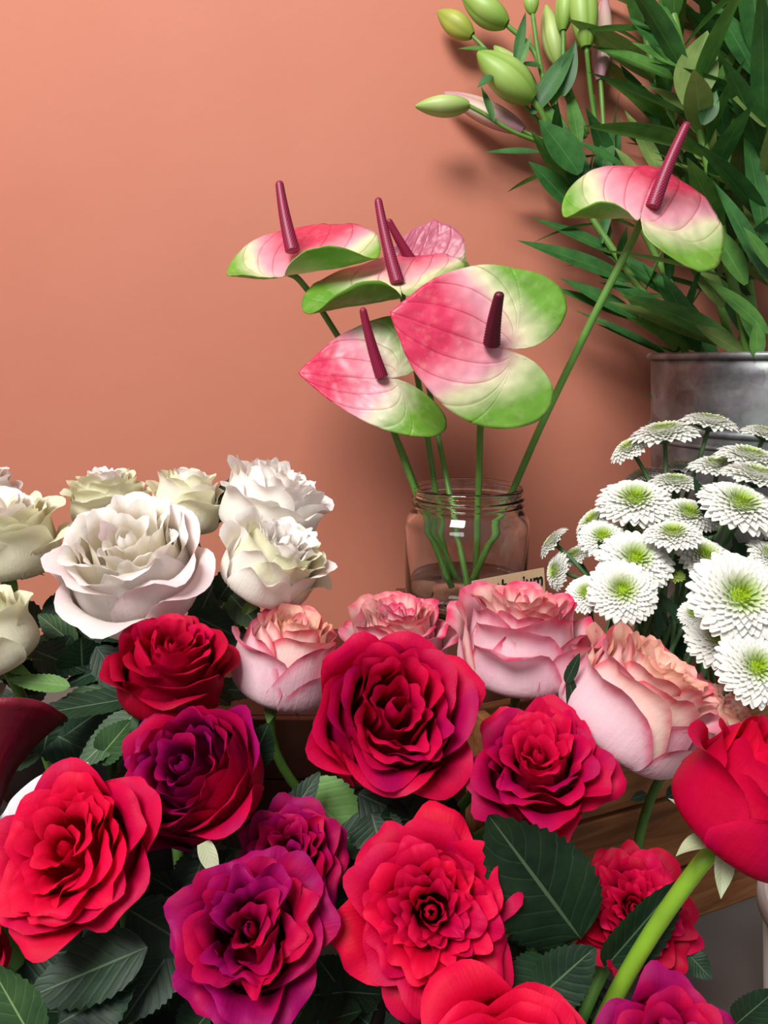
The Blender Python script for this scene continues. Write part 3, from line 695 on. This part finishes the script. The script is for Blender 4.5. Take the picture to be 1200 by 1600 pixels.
def anthurium(label, att, d, T, SL, SR, BL, BR, sp_tip, sp_w, jar_at, mid=None, mat='spathe', smat='spadix', stem_w=.0024, sp_base=(0, -2, -.004), **k):
    A = P(att[0], att[1], d); sc = d/F
    W_ = lambda v: P(att[0]+v[0], att[1]+v[1], d+v[2]) - A       # offset seen as px right, px down, metres further away
    root = empty('anthurium', A, label, 'anthurium', 'anthuriums in the glass jar')
    for kk in ('T2', 'BL2', 'BR2'):
        if kk in k: k[kk] = W_(k[kk])
    v, f, p = spathe_geo(A, W_(T), W_(SL), W_(SR), W_(BL), W_(BR), **k)
    o = mesh('spathe', v, f, MAT[mat], root, p)
    so = o.modifiers.new('thickness', 'SOLIDIFY'); so.thickness = .0007; so.offset = 0
    sa = A + W_(sp_base); sb = P(sp_tip[0], sp_tip[1], d+sp_tip[2]); r = sp_w*sc/2
    v, f, p = spadix_geo(sa, sb, r, r*.52); mesh('spadix', v, f, MAT[smat], root, p)
    J = np.array([JARX+jar_at[0], JARY+jar_at[1], LEDGE_Z+.008])
    mid = list(mid or [])
    pts = [A + FW*.003] + [P(*m) for m in mid]
    dv = nrm(pts[-1]-pts[-2]); J = pts[-1] + dv*((LEDGE_Z+.012-pts[-1][2])/dv[2])
    off = J[:2]-np.array([JARX, JARY]); rr_ = np.linalg.norm(off)
    if rr_ > .036: J[:2] = np.array([JARX, JARY]) + off*.036/rr_
    pts += [pts[-1]*.5+J*.5, J]
    path = spline(pts, 10)
    v, f, p = tube(path, stem_w, 10); mesh('stem', v, f, MAT['astem'], root, p)
    return root
# big one facing the viewer
anthurium('largest anthurium facing forward with a pink centre and green lobes', (768, 541), .49, (-158, -56, -.010), (52, -148, .006), (-22, 150, .002), (150, 10, .012), (165, 40, .010),
          (781, 456, -.030), 25, (.004, -.020), [(752, 640, .535), (748, 760, .560)], 'spathe_pinker', 'spadixdark', cup=-.03, seed=2, stem_w=.0026)
# lower left, tip to the left
anthurium('lower anthurium with a pointed pink tip to the left, half behind the largest one', (597, 592), .535, (-131, -6, .0), (44, -118, .020), (66, 112, -.004), (110, -20, .03), (110, 20, .03),
          (566, 480, -.022), 19, (-.014, .0), [(612, 665, .56), (648, 765, .57)], 'spathe', cup=.06, seed=3)
# far left, tip away, seen nearly edge-on
anthurium('leftmost anthurium seen edge-on with its lobes spread', (448, 424), .56, (36, -107, .05), (-111, -8, .0), (178, -30, .0), (-10, 36, -.04), (-30, 30, -.03),
          (436, 282, .0), 22, (-.020, .012), [(470, 440, .565), (512, 500, .572), (605, 655, .582), (652, 765, .588)], 'spathe_pinker', cup=.0, seed=4, sp_base=(10, -30, .0), T2=(26, 29, .03), BL2=(0, -50, -.03), BR2=(0, -140, -.03))
# middle, above the big one
anthurium('green lobed anthurium between the leftmost and the largest one, tall spadix', (626, 446), .545, (40, -75, .06), (-190, 30, .0), (120, -10, .0), (45, 150, -.04), (10, 40, -.04),
          (590, 308, .0), 21, (-.004, .014), [(640, 520, .56), (664, 660, .575), (680, 765, .585)], 'spathe_green', cup=.0, seed=5, sp_base=(-4, -2, .0), T2=(0, 22, .02), BL2=(0, -320, -.04))
# behind, dusty pink back
anthurium('dusty pink anthurium at the back, mostly hidden behind the others', (650, 420), .60, (30, -76, .01), (-60, -10, .0), (94, -18, .0), (-10, 60, .02), (60, 50, .02),
          (606, 342, -.02), 17, (.004, .006), [(660, 540, .60), (680, 660, .59), (702, 770, .575)], 'spathe_dusty', cup=.05, seed=6)
# right, on the long leaning stem
anthurium('anthurium leaning out on a long stem in front of the lily leaves', (1003, 326), .50, (50, -150, .035), (-152, -8, .0), (150, 95, .01), (10, 110, -.03), (-20, 55, -.04),
          (1075, 190, -.01), 22, (-.012, -.008), [(995, 360, .505), (920, 510, .525), (850, 655, .55), (806, 755, .565)], 'spathe_pinker', cup=.0, seed=7, sp_base=(16, 0, .0), stem_w=.0028, T2=(-5, 92, .05), BL2=(0, -220, -.03))

# ---------------------------------------------------------------- glass jar, water, card
def jar():
    JR = (828-633)/2*.575/F; RR = (819-641)/2*.575/F
    ztop = P(731, 760, .575)[2] - LEDGE_Z
    zs = P(731, 806, .575)[2] - LEDGE_Z
    c = (JARX, JARY, LEDGE_Z)
    root = empty('glass_jar', c, 'clear glass jar with a threaded neck holding the anthuriums', 'jar')
    w = .0022
    def thread(z): return .0016*max(0, math.cos((z-ztop+.0085)/.0055*2*math.pi))**1.0 if ztop-.019 < z < ztop-.004 else 0
    outp = [(0, .0005), (JR*.86, .0005), (JR*.97, .004), (JR, .012), (JR, zs-.008), (JR*.985, zs-.003), (JR*.95, zs+.001), (RR*.99, zs+.004), (RR*.955, zs+.007)]
    zz = np.linspace(zs+.009, ztop-.003, 22); outp += [(RR*.955+thread(z), z) for z in zz]
    outp += [(RR*.97, ztop-.002), (RR*.965, ztop), (RR*.93, ztop+.0005), (RR*.90, ztop-.001)]
    inp = [(RR*.895, zs+.006), (RR*.90, zs+.001), (JR-w*1.3, zs-.006), (JR-w, zs-.012), (JR-w, .014), (JR*.93-w, .007), (0, .005)]
    v, f = lathe(outp+inp, c, 96); mesh('glass_body', v, f, MAT['glass'], root)
    wz = P(731, 914, .575)[2] - LEDGE_Z
    v, f = lathe([(0, .0055), (JR*.9-w, .0065), (JR-w-.0004, .0145), (JR-w-.0004, wz), (0, wz-.0005)], c, 72)
    wo = mesh('water', v, f, MAT['water']); tag(wo, 'shallow water at the bottom of the glass jar', 'water')
jar()
def card():
    b = [P(738, 908, .50), P(850, 887, .535)]
    ex = b[1]-b[0]; Wd = np.linalg.norm(ex); ex /= Wd
    dn = nrm(np.array([0, -.18, -1.0])); n = nrm(np.cross(ex, dn)); dn = np.cross(n, ex)
    if n @ FW > 0: n = -n
    h = .062
    root = empty('plant_card', b[0], 'small kraft card lettered in black, leaning against the jar', 'card')
    q = [b[0], b[1], b[1]+dn*h, b[0]+dn*h]; v = q + [p - n*.0008 for p in q]
    cs = mesh('card_sheet', v, [(0,1,2,3),(7,6,5,4),(0,4,5,1),(1,5,6,2),(2,6,7,3),(3,7,4,0)], MAT['card'], root, smooth=False)
    cu = bpy.data.curves.new('lettering', 'FONT'); cu.body = 'Anthurium'; cu.size = 1.0; cu.offset = .018; cu.shear = .12; cu.space_character = 1.02
    to = bpy.data.objects.new('lettering_tmp', cu); COL.objects.link(to)
    dg = bpy.context.evaluated_depsgraph_get(); me = bpy.data.meshes.new_from_object(to.evaluated_get(dg))
    bpy.data.objects.remove(to)
    co = np.array([v.co[:] for v in me.vertices]); wdt = co[:, 0].max()-co[:, 0].min(); k = Wd*.93/wdt
    x0 = co[:, 0].min()
    wv = [b[0] + ex*(Wd*.035+(c[0]-x0)*k) + dn*(.0015+ (.78-c[1])*k*1.0) + n*.0006 for c in co]
    me2 = [tuple(p.vertices) for p in me.polygons]
    o = mesh('lettering', wv, me2, MAT['ink'], root, smooth=False, sub=cs); o['label'] = 'black handwritten word'
card()

# ---------------------------------------------------------------- lilies
def bud_geo(base, tip, W, nu=24, nv=22, seed=0):
    base, tip = np.array(base), np.array(tip); t = tip-base; L = np.linalg.norm(t); t /= L
    u = nrm(np.cross(t, [.2, .3, .9])); w = np.cross(t, u); vs, puv = [], []
    for j in range(nv):
        v = j/(nv-1); r = W/2*max(.02, (math.sin(math.pi*min(1, (v*.93+.055))**.88))**.72)
        for k in range(nu):
            a = 2*math.pi*k/nu; g = abs(math.cos(1.5*a+seed))
            rr = r*(.88+.14*g)
            vs.append(base + t*L*v + rr*(math.cos(a)*u + math.sin(a)*w)); puv.append((k/nu, v, g))
    return np.array(vs), gridf(nu, nv, True), puv
GL = 'lily stems in the metal bucket'
MOUTH = np.array([BKX, BKY, BKZ])
def lily_stem(label, pts, r=.0036):
    path = spline([np.array(p) for p in pts], 8)
    root = empty('lily_stem', path[0], label, 'lily', GL)
    v, f, p = tube(path, np.linspace(r*1.1, r*.8, len(path)), 9); mesh('stem', v, f, MAT['lstem'], root, p)
    return root, path
def lily_leaves(root, path, n, rng, Lr=(.075, .11), Wr=(.013, .019), t0=.05, t1=.98, spread=(28, 62), pal=('lleaf', 'lleaf', 'lleaf2'), keep=None):
    for k in range(n):
        t = t0+(t1-t0)*(k+rng.random()*.6)/n; i = min(len(path)-2, int(t*(len(path)-1)))
        b = path[i]; ax = nrm(path[i+1]-path[i]); a = k*2.4+rng.uniform(-.4, .4)
        u = nrm(np.cross(ax, [.1, 1, .05])); w = np.cross(ax, u); dr = u*math.cos(a)+w*math.sin(a)
        el = R(rng.uniform(*spread)); L = rng.uniform(*Lr); dv = ax*math.cos(el)+dr*math.sin(el)
        tip = b+dv*L
        if tip[1] > WALL_Y-.012: tip[1] = WALL_Y-.012-rng.random()*.01
        if keep and not keep(b, tip): continue
        leaf(root, b, tip, rng.uniform(*Wr), ax*math.sin(el)-dr*math.cos(el)+np.array([0, 0, .2]), rng.choice(pal), 'leaf', kind='lily', droop=rng.uniform(.0, .28), fold=rng.uniform(.1, .45), twist=rng.uniform(-.5, .5), seed=k, nu=5, nv=11)
def ped(root, pts, r=.0019):
    v, f, p = tube(spline([P(*q) for q in pts], 7), r, 8); return mesh('pedicel', v, f, MAT['lstem'], root, p)
def bud(root, tip, base, w, mat='bud', seed=0):
    v, f, p = bud_geo(P(*base), P(*tip), w*(tip[2]+base[2])/2/F, seed=seed); return mesh('bud', v, f, MAT[mat], root, p)
def ll(root, b, t, w, mat='lleaf', n=(0, .5, 1), **k):
    k.setdefault('fold', .2); k.setdefault('droop', .08); return pleaf(root, b, t, w, mat, n=n, kind='lily', nu=5, nv=13, **k)

# the budding stem that leans out to the left
rb, pb = lily_stem('leftmost lily stem, leaning left with pale green buds against the wall', [MOUTH+[-.045, .02, -.15], P(1075, 560, .68), P(985, 430, .685), P(905, 310, .69), P(868, 240, .69), P(846, 190, .69)], .0034)
bud(rb, (684, 18, .70), (738, 56, .695), 36, 'budyellow', 1).parent = ped(rb, [(736, 54, .695), (762, 82, .692), (800, 140, .69), (846, 195, .69)])
bud(rb, (722, -8, .685), (792, 38, .685), 44, 'bud', 2).parent = ped(rb, [(789, 36, .685), (838, 88, .687), (858, 190, .69)], .0022)
bud(rb, (746, 82, .665), (832, 156, .675), 58, 'bud', 3).parent = ped(rb, [(828, 152, .675), (848, 180, .68), (862, 225, .69)], .0028)
bud(rb, (772, 72, .70), (838, 150, .70), 34, 'budpale', 4).parent = ped(rb, [(836, 146, .70), (856, 200, .695)])
bud(rb, (649, 166, .68), (733, 164, .68), 34, 'budpale', 5).parent = ped(rb, [(730, 164, .68), (756, 178, .68), (800, 205, .682), (848, 224, .69)])
bud(rb, (694, 145, .715), (818, 204, .70), 36, 'budpink', 6).parent = ped(rb, [(812, 202, .70), (850, 220, .695)])
for b_, t_, w_, m_ in [((832, 178, .68), (902, 60, .67), 34, 'lleaf'), ((862, 165, .68), (905, 55, .69), 22, 'lleaf2'), ((905, 272, .66), (846, 182, .655), 62, 'lleaf'), ((845, 238, .67), (756, 232, .68), 15, 'lleaf'),
     ((772, 190, .67), (753, 132, .67), 12, 'lleaf'), ((762, 78, .68), (715, 72, .69), 12, 'lleaf2'), ((805, 100, .67), (822, 14, .67), 16, 'lleaf'), ((808, 112, .665), (830, 52, .66), 12, 'lleaf2'),
     ((770, 118, .66), (745, 135, .66), 16, 'lleaf'), ((810, 112, .66), (762, 72, .66), 14, 'lleaf'), ((845, 104, .68), (810, 96, .685), 14, 'lleaf'), ((893, 322, .68), (830, 248, .67), 44, 'lleaf'),
     ((880, 230, .68), (850, 150, .68), 26, 'lleaf2'), ((920, 330, .68), (880, 180, .68), 40, 'lleaf'), ((930, 300, .675), (960, 190, .68), 30, 'lleaf'), ((940, 380, .685), (975, 170, .70), 22, 'lleaf')]:
    ll(rb, b_, t_, w_, m_)
lily_leaves(rb, pb, 16, random.Random(4), (.05, .08), (.010, .015), .2, .85)
# second budding stem
rb2, pb2 = lily_stem('lily stem behind the leaning anthurium, its long buds cut by the top edge', [MOUTH+[-.03, .03, -.15], P(1105, 560, .70), P(1040, 430, .705), P(975, 300, .70), P(935, 215, .70), P(925, 150, .70)], .0034)
bl2 = []
for tp, bs, w, mt, sd in [((828, -24, .68), (832, 22, .68), 24, 'bud', 1), ((853, 8, .70), (872, 100, .70), 34, 'budpale', 2), ((886, -40, .68), (880, 48, .685), 30, 'bud', 3), ((906, -60, .67), (916, 74, .675), 44, 'bud', 4), ((945, -10, .705), (938, 126, .70), 34, 'budpink', 5)]:
    bl2.append(bud(rb2, tp, bs, w, mt, sd))
for bo, q in zip(bl2, ([(832, 20, .68), (842, 90, .685), (858, 150, .69), (905, 240, .70)], [(872, 98, .70), (885, 150, .70), (915, 215, .70)], [(880, 46, .685), (884, 120, .69), (918, 210, .70)], [(916, 72, .675), (924, 150, .69), (935, 215, .70)], [(938, 124, .70), (940, 150, .70), (945, 230, .70)])): bo.parent = ped(rb2, q, .0022)
for b_, t_, w_, m_ in [((975, 262, .66), (902, 214, .66), 18, 'lleaf'), ((1040, 290, .655), (981, 164, .665), 28, 'lleaf3'), ((1030, 200, .68), (973, 92, .69), 26, 'lleaf'), ((1058, 125, .67), (925, 60, .68), 34, 'lleaf2'), ((1000, 280, .665), (962, 226, .67), 18, 'lleaf3'), ((880, 150, .68), (900, 60, .67), 26, 'lleaf'), ((905, 230, .68), (890, 130, .69), 24, 'lleaf2')]:
    ll(rb2, b_, t_, w_, m_)
lily_leaves(rb2, pb2, 14, random.Random(5), (.06, .09), (.012, .017), .1, .8)
# upright leafy stems
specs = [('lily stem ending in a broad cupped leaf, right above the leaning anthurium', [(1168, 560, .645), (1135, 400, .63), (1105, 250, .62), (1085, 165, .615), (1045, -10, .61), (1030, -120, .61)], 1),
         ('thick pale lily stem at the right edge with a broad leaf', [(1210, 560, .64), (1204, 400, .62), (1195, 250, .605), (1190, 160, .60), (1185, -10, .60), (1180, -120, .60)], 2),
         ('lily stem rising behind the cupped leaf to the top edge', [(1150, 560, .70), (1100, 380, .70), (1050, 200, .70), (1010, 60, .70), (985, -110, .70)], 3),
         ('lily stem in the shade close to the wall', [(1190, 560, .72), (1160, 380, .72), (1130, 200, .72), (1110, 50, .72), (1100, -110, .72)], 4),
         ('lily stem crossing the top right corner', [(1230, 560, .67), (1225, 380, .665), (1180, 180, .655), (1150, 60, .65), (1130, -110, .65)], 5),
         ('lily stem half outside the right edge', [(1270, 560, .63), (1280, 350, .62), (1260, 150, .62), (1240, 0, .62), (1230, -120, .62)], 6),
         ('lily stem at the back of the bucket, right side', [(1270, 560, .73), (1270, 350, .73), (1240, 150, .73), (1220, 0, .73), (1200, -120, .73)], 7)]
for lab, q, sd in specs:
    pts = [MOUTH + [(-.03+.012*sd), .02*((sd % 3)-1), -.15]] + [P(*a) for a in q]
    r_, p_ = lily_stem(lab, pts, .0040)
    lily_leaves(r_, p_, 26, random.Random(100+sd), (.065, .12), (.015, .027), .30, 1.0, (18, 55), ('lleaf', 'lleaf', 'lleaf2', 'lleaf2', 'lleaf3'))
    if sd == 1:
        for b_, t_, w_, m_ in [((1072, 165, .605), (1108, 42, .60), 66, 'lleaf3'), ((1075, 118, .61), (985, 14, .63), 34, 'lleaf'), ((1062, 105, .61), (990, 60, .62), 26, 'lleaf2'), ((1070, 100, .61), (1030, -20, .60), 20, 'lleaf2'),
             ((1098, 195, .60), (1120, 140, .595), 30, 'lleaf'), ((1200, 520, .58), (1110, 432, .575), 34, 'lleaf2'), ((1200, 440, .58), (1124, 276, .585), 34, 'lleaf'), ((1165, 445, .60), (1108, 336, .60), 42, 'lleaf2')]:
            ll(r_, b_, t_, w_, m_)
    if sd == 2:
        for b_, t_, w_, m_ in [((1195, 190, .595), (1150, 150, .58), 80, 'lleaf3'), ((1180, 120, .60), (1118, -8, .61), 48, 'lleaf'), ((1205, 420, .57), (1166, 352, .565), 26, 'lleaf2'), ((1182, 560, .575), (1184, 500, .572), 26, 'lleaf2'), ((1196, 380, .60), (1170, 190, .60), 36, 'lleaf')]:
            ll(r_, b_, t_, w_, m_)
    if sd == 3:   # low drooping leaves spilling over the rim to the left
        for b_, t_, w_, m_ in [((985, 440, .68), (814, 365, .67), 34, 'lleaf'), ((970, 400, .69), (836, 332, .69), 24, 'lleaf'), ((990, 500, .69), (862, 440, .69), 20, 'lleaf'), ((1000, 500, .68), (880, 428, .68), 30, 'lleaf'),
             ((1150, 535, .62), (975, 450, .61), 44, 'lleaf2'), ((1130, 540, .63), (960, 462, .625), 34, 'lleaf3'), ((1100, 548, .64), (985, 490, .63), 36, 'lleaf2'), ((1040, 552, .66), (900, 476, .67), 14, 'lleaf'), ((1045, 556, .66), (935, 500, .67), 12, 'lleaf'),
             ((1130, 480, .65), (1070, 380, .65), 40, 'lleaf3'), ((1090, 550, .63), (1040, 420, .64), 40, 'lleaf'), ((1055, 548, .65), (1020, 470, .65), 34, 'lleaf3'), ((1160, 552, .60), (1090, 505, .60), 36, 'lleaf3'), ((1060, 470, .68), (930, 370, .69), 34, 'lleaf'), ((1080, 520, .66), (940, 420, .67), 34, 'lleaf'),
             ((1120, 560, .66), (1010, 400, .68), 40, 'lleaf'), ((1060, 550, .68), (960, 420, .70), 34, 'lleaf'), ((1180, 540, .65), (1120, 420, .66), 40, 'lleaf'), ((1190, 545, .63), (1150, 440, .63), 36, 'lleaf2')]:
            ll(r_, b_, t_, w_, m_)

# ---------------------------------------------------------------- chrysanthemums
def petal_unit(nv=5, nu=5, L=1.0, W=.30, lift=.25, droop=.35, cupp=.25):
    """one spoon shaped ray floret along +x"""
    v = np.linspace(0, 1, nv); u = np.linspace(-1, 1, nu); vs = []
    for b in v:
        wv = W/2*(.45+.55*math.sin(math.pi/2*min(1, b/.65)))*(1-.40*max(0, (b-.75)/.25)**2)
        for a in u:
            bb = b*(1-.14*a*a*b*b)
            vs.append((bb*L, a*wv, lift*L*bb - droop*L*bb*bb + cupp*abs(a)*wv))
    return np.array(vs), gridf(nu, nv)
_ray = {}
def ray_mesh(kind, mat):
    if (kind, mat) not in _ray:
        v, f = petal_unit(lift=.30-.12*kind, droop=.22+.14*kind, L=.46, W=.23)
        puv = np.stack([np.full(len(v), .92), v[:, 0]/.46, 0*v[:, 0]], -1)
        _ray[(kind, mat)] = mdata('ray_petal', v, f, MAT[mat], puv)
    return _ray[(kind, mat)]
GC = 'white green-eyed chrysanthemums at right'
def mum(label, c, w, d, axis, seed, mat='mum', single=False, foot=(0, 0), full=1.0):
    rng = random.Random(seed); ax = V(*axis); r = w*1.14*d/F/2
    ex = nrm(np.cross(ax, [.3, .2, .9])); ey = np.cross(ax, ex); B = np.stack([ex, ey, ax])
    C = P(c[0], c[1], d) - ax*r*.12
    root = empty('chrysanthemum', C, label, 'chrysanthemum', GC)
    vs, fs, pu = [], [], []
    n = 210
    for k in range(n):
        t = math.sqrt((k+.5)/n); a = k*2.39996
        if single and t > .90: break
        L = (.13+.27*t)*full; rr = .62*t; el = R(80-74*t+rng.uniform(-9, 9))
        v, f = petal_unit(5, 5, 1.0, .50, .0, .05+.25*t, .5)
        v = v*L; Wd = np.array([math.cos(a), math.sin(a), 0]); T = np.array([-math.sin(a), math.cos(a), 0]); Z = np.array([0, 0, 1.0])
        dv = Wd*math.cos(el)+Z*math.sin(el); nn = -Wd*math.sin(el)+Z*math.cos(el)
        base = Wd*rr + Z*(.24*(1-t*t)-.02-.10*max(0, .3-t))
        q = base + v[:, :1]*dv + v[:, 1:2]*T*(1.15 if t > .5 else 1) + v[:, 2:]*nn
        o = len(vs); vs += list(q); fs += [tuple(i+o for i in g) for g in f]; pu += [(t, b, 0) for b in v[:, 0]/L]
    fo = mesh('florets', C + (np.array(vs)*r) @ B, fs, MAT[mat], root, pu); fo['kind'] = 'stuff'
    if single:
        nr = 27
        for ring, (nn_, rad, zz, tilt) in enumerate(((nr, .56, -.03, 10), (nr-2, .52, .05, -6))):
            for k in range(nn_):
                a = 2*math.pi*(k+.5*ring)/nn_ + rng.uniform(-.05, .05)
                p = link('ray_petal', ray_mesh(ring, mat), root)
                from mathutils import Matrix
                M = np.eye(4); Wd = np.array([math.cos(a), math.sin(a), 0]); T = np.array([-math.sin(a), math.cos(a), 0]); Z = np.array([0, 0, 1.0])
                el = R(-tilt+rng.uniform(-9, 7)); dv = Wd*math.cos(el)+Z*math.sin(el); nn = np.cross(dv, T)
                k3 = r*rng.uniform(.92, 1.08)
                for cidx, vec in enumerate((dv, T, nn)): M[:3, cidx] = (vec @ B)*k3
                M[:3, 3] = ((Wd*rad+Z*zz)*r) @ B
                p.matrix_local = Matrix(M.tolist())
    # green underside and stem
    v, f = lathe([(.62, -.03), (.60, .03), (.45, .10), (.25, .15), (0, .16)], (0, 0, 0), 20)
    fo.parent = mesh('disc', C + (v*r) @ B, f, MAT[mat], root, [(min(1, math.hypot(a, b)/.62)*.8, .2, 0) for a, b, c_ in v])
    v, f = lathe([(0, -.24), (.10, -.22), (.34, -.13), (.60, -.05), (.58, -.035), (0, -.03)], (0, 0, 0), 16)
    mesh('bract_cup', C + (v*r) @ B, f, MAT['cleaf'], root)
    ft = np.array([.185+foot[0], .450+foot[1], .012]); b0 = C - ax*.2*r; L = np.linalg.norm(ft-b0)
    v, f, p = tube(bez(b0, b0 - ax*L*.25, ft + np.array([0, 0, L*.45]), ft, 14), .0016, 7); mesh('stem', v, f, MAT['cstem'], root, p)
    return root
mums = [
 ('chrysanthemum head furthest up and left in front of the metal bucket, tilted left', (984, 698), 66, .56, (-.55, .75, .2), 0),
 ('chrysanthemum second from the left in the top row before the bucket', (1038, 674), 98, .55, (-.15, .93, .22), 0),
 ('chrysanthemum highest of all, overlapping the bucket seam', (1110, 658), 82, .55, (.15, .93, .25), 0),
 ('small chrysanthemum half hidden just under the top row, left end', (1004, 740), 56, .58, (-.3, .9, .1), 0),
 ('small flat chrysanthemum seen edge-on under the top row', (1064, 728), 60, .57, (0, .96, .15), 0),
 ('edge-on chrysanthemum right above the broad one with the green eye', (1056, 752), 76, .54, (.02, .95, .25), 0),
 ('broad chrysanthemum with a green eye in the second row at left', (993, 779), 106, .50, (-.12, .78, .55), 1),
 ('chrysanthemum with a large pale green top in the middle of the bunch', (1077, 801), 82, .49, (.05, .80, .55), 0),
 ('chrysanthemum with drooping rays below the bucket band', (1122, 726), 80, .53, (.0, .9, .3), 0),
 ('chrysanthemum in the upper right part of the bunch, beside the right edge', (1172, 712), 92, .51, (.15, .9, .35), 0),
 ('chrysanthemum cut by the right edge, highest at right', (1196, 676), 66, .53, (.2, .9, .3), 0),
 ('big round chrysanthemum with a wide lime eye, upper right', (1158, 786), 112, .46, (.12, .74, .60), 1),
 ('chrysanthemum seen edge-on above the big round lime-eyed one', (1184, 742), 100, .48, (.2, .9, .3), 0),
 ('chrysanthemum facing left at the outer left of the bunch', (926, 812), 64, .52, (-.65, .65, .2), 0),
 ('small round chrysanthemum with a lime eye at the outer left', (942, 838), 70, .49, (-.15, .68, .66), 1),
 ('cupped green-topped chrysanthemum on a visible bare stem', (1052, 832), 82, .45, (-.12, .90, .40), 0),
 ('chrysanthemum with a lime eye right of the cupped one', (1102, 866), 82, .46, (.1, .70, .62), 1),
 ('upper of the two overlapping chrysanthemums above the peach rose', (994, 872), 104, .455, (-.05, .62, .75), 1),
 ('lower of the two overlapping chrysanthemums above the peach rose', (973, 922), 96, .435, (-.12, .42, .88), 1),
 ('greenish chrysanthemum tucked behind the full pink rose', (916, 926), 62, .45, (-.35, .55, .70), 0),
 ('small green chrysanthemum bud in the middle of the bunch', (1050, 892), 40, .46, (.1, .7, .6), 2),
 ('largest chrysanthemum, wide open with a bright green eye', (1158, 931), 140, .40, (.02, .42, .90), 1),
 ('chrysanthemum cut by the right edge beside the largest one', (1203, 866), 64, .45, (.3, .7, .6), 0),
 ('shaded chrysanthemum under the largest one', (1124, 996), 92, .42, (-.1, .55, .75), 1),
 ('small chrysanthemum peeping out left of the largest one', (1084, 958), 44, .43, (-.3, .5, .7), 0),
 ('open lime-eyed chrysanthemum at the right edge, lowest of all', (1184, 1042), 112, .385, (.05, .45, .85), 1),
 ('chrysanthemum next to the jar, seen from the side and tilted left', (862, 846), 56, .54, (-.75, .6, -.1), 0),
 ('drooping chrysanthemum next to the jar, its back turned', (868, 892), 56, .53, (-.85, .15, .2), 0),
 ('small shaded chrysanthemum between the jar and the outer left heads', (898, 866), 48, .55, (-.5, .7, .2), 0),
 ('shaded chrysanthemum behind the broad one with the green eye', (988, 826), 58, .53, (0, .85, .3), 0),
 ('chrysanthemum cut by the right edge under the big round lime-eyed one', (1205, 830), 56, .47, (.3, .8, .4), 0),
]
rg = random.Random(77)
for i, (lab, c, w, d, ax, kind) in enumerate(mums):
    mum(lab, c, w, d, ax, 300+i, 'mumbud' if kind == 2 else 'mum', kind == 1, (rg.uniform(-.06, .06), rg.uniform(-.012, .012)))
# a leafy filler stem of the same bunch
fr = empty('chrysanthemum_foliage', (.185, .45, .012), 'dark green leafy stems among the chrysanthemum heads', 'foliage')
for k in range(40):
    px, py = rg.uniform(900, 1200), rg.uniform(800, 1060); d = rg.uniform(.46, .56) + max(0, (850-py))*.0003
    if (px < 960 and py > 960) or (px < 985 and py < 860): continue
    pleaf(fr, (px, py, d), (px+rg.uniform(-40, 20), py-rg.uniform(20, 60), d-.005), rg.uniform(16, 34), 'cleaf', serr=.10, n=(rg.uniform(-.4, .4), .6, .8))
for k in range(14):
    px, py = rg.uniform(960, 1190), rg.uniform(760, 930); d = rg.uniform(.48, .55)
    ft = np.array([.185+rg.uniform(-.06, .06), .45+rg.uniform(-.012, .012), .012]); b0 = P(px, py, d)
    v, f, p = tube(bez(b0, b0-np.array([0, 0, .04]), ft+np.array([0, 0, .10]), ft, 12), .0015, 6); mesh('stem', v, f, MAT['cstem'], fr, p)

# ---------------------------------------------------------------- calla lily and paper at the left edge
def calla():
    A = P(-50, 1345, .318); top = P(-24, 1128, .362)
    root = empty('calla_lily', A, 'burgundy calla lily at the left edge above the bright red rose', 'calla lily')
    ax = nrm(top-A); L = np.linalg.norm(top-A)
    ex = nrm(np.cross(ax, FW)); ex = ex if ex @ RT > 0 else -ex; ey = nrm(np.cross(ax, ex)); ey = ey if ey @ FW < 0 else -ey    # ey towards the viewer
    nu, nv = 49, 24; vs, pu = [], []
    for j in range(nv):
        v = j/(nv-1)
        for i in range(nu):
            a = -math.pi*1.05 + 2.1*math.pi*i/(nu-1)
            right = max(0, math.cos(a-.15)); back = max(0, -math.sin(a))     # a=0 right, a=+90 viewer side
            fl = max(0, (v-.55)/.45)
            r = .004 + .017*v**1.1 + fl**1.6*(.004+.014*right**2+.006*back)
            h = L*v*(.92+.06*back) - L*.04*fl**2.5*right**1.5 + L*.24*fl*back**2
            vs.append(A + ax*h + (r+.002*(i/(nu-1)-.5))*(ex*math.cos(a)+ey*math.sin(a))); pu.append(((i/(nu-1)*2-1)*.8, v, 0))
    o = mesh('spathe', np.array(vs), gridf(nu, nv), MAT['calla'], root, pu)
    so = o.modifiers.new('thickness', 'SOLIDIFY'); so.thickness = .0012
    v, f, p = spadix_geo(A+ax*L*.25, A+ax*L*.75, .004, .0025); mesh('spadix', v, f, MAT['spadixdark'], root, p)
    ft = np.array(ST_L(-1.2, .6)); v, f, p = tube(bez(A+ax*.003, A-ax*.04, ft+np.array([0, 0, .05]), ft, 12), .0048, 9); mesh('stem', v, f, MAT['stem'], root, p)
calla()
def paper():
    # curved sheet of wrapping paper standing behind the bright red rose
    top = [P(-60, 1330, .335), P(0, 1276, .335), P(20, 1246, .337), P(58, 1214, .345), P(95, 1200, .352), P(138, 1190, .358)]
    t = spline(top, 6); n = len(t); low = t.copy(); low[:, 2] = .115
    v = np.concatenate([t, t*.5+low*.5, low]); o = mesh('wrapping_paper', v, gridf(n, 3), MAT['paper'])
    so = o.modifiers.new('thickness', 'SOLIDIFY'); so.thickness = .0006
    tag(o, 'white wrapping paper edge behind the bright red rose at left', 'paper')
paper()
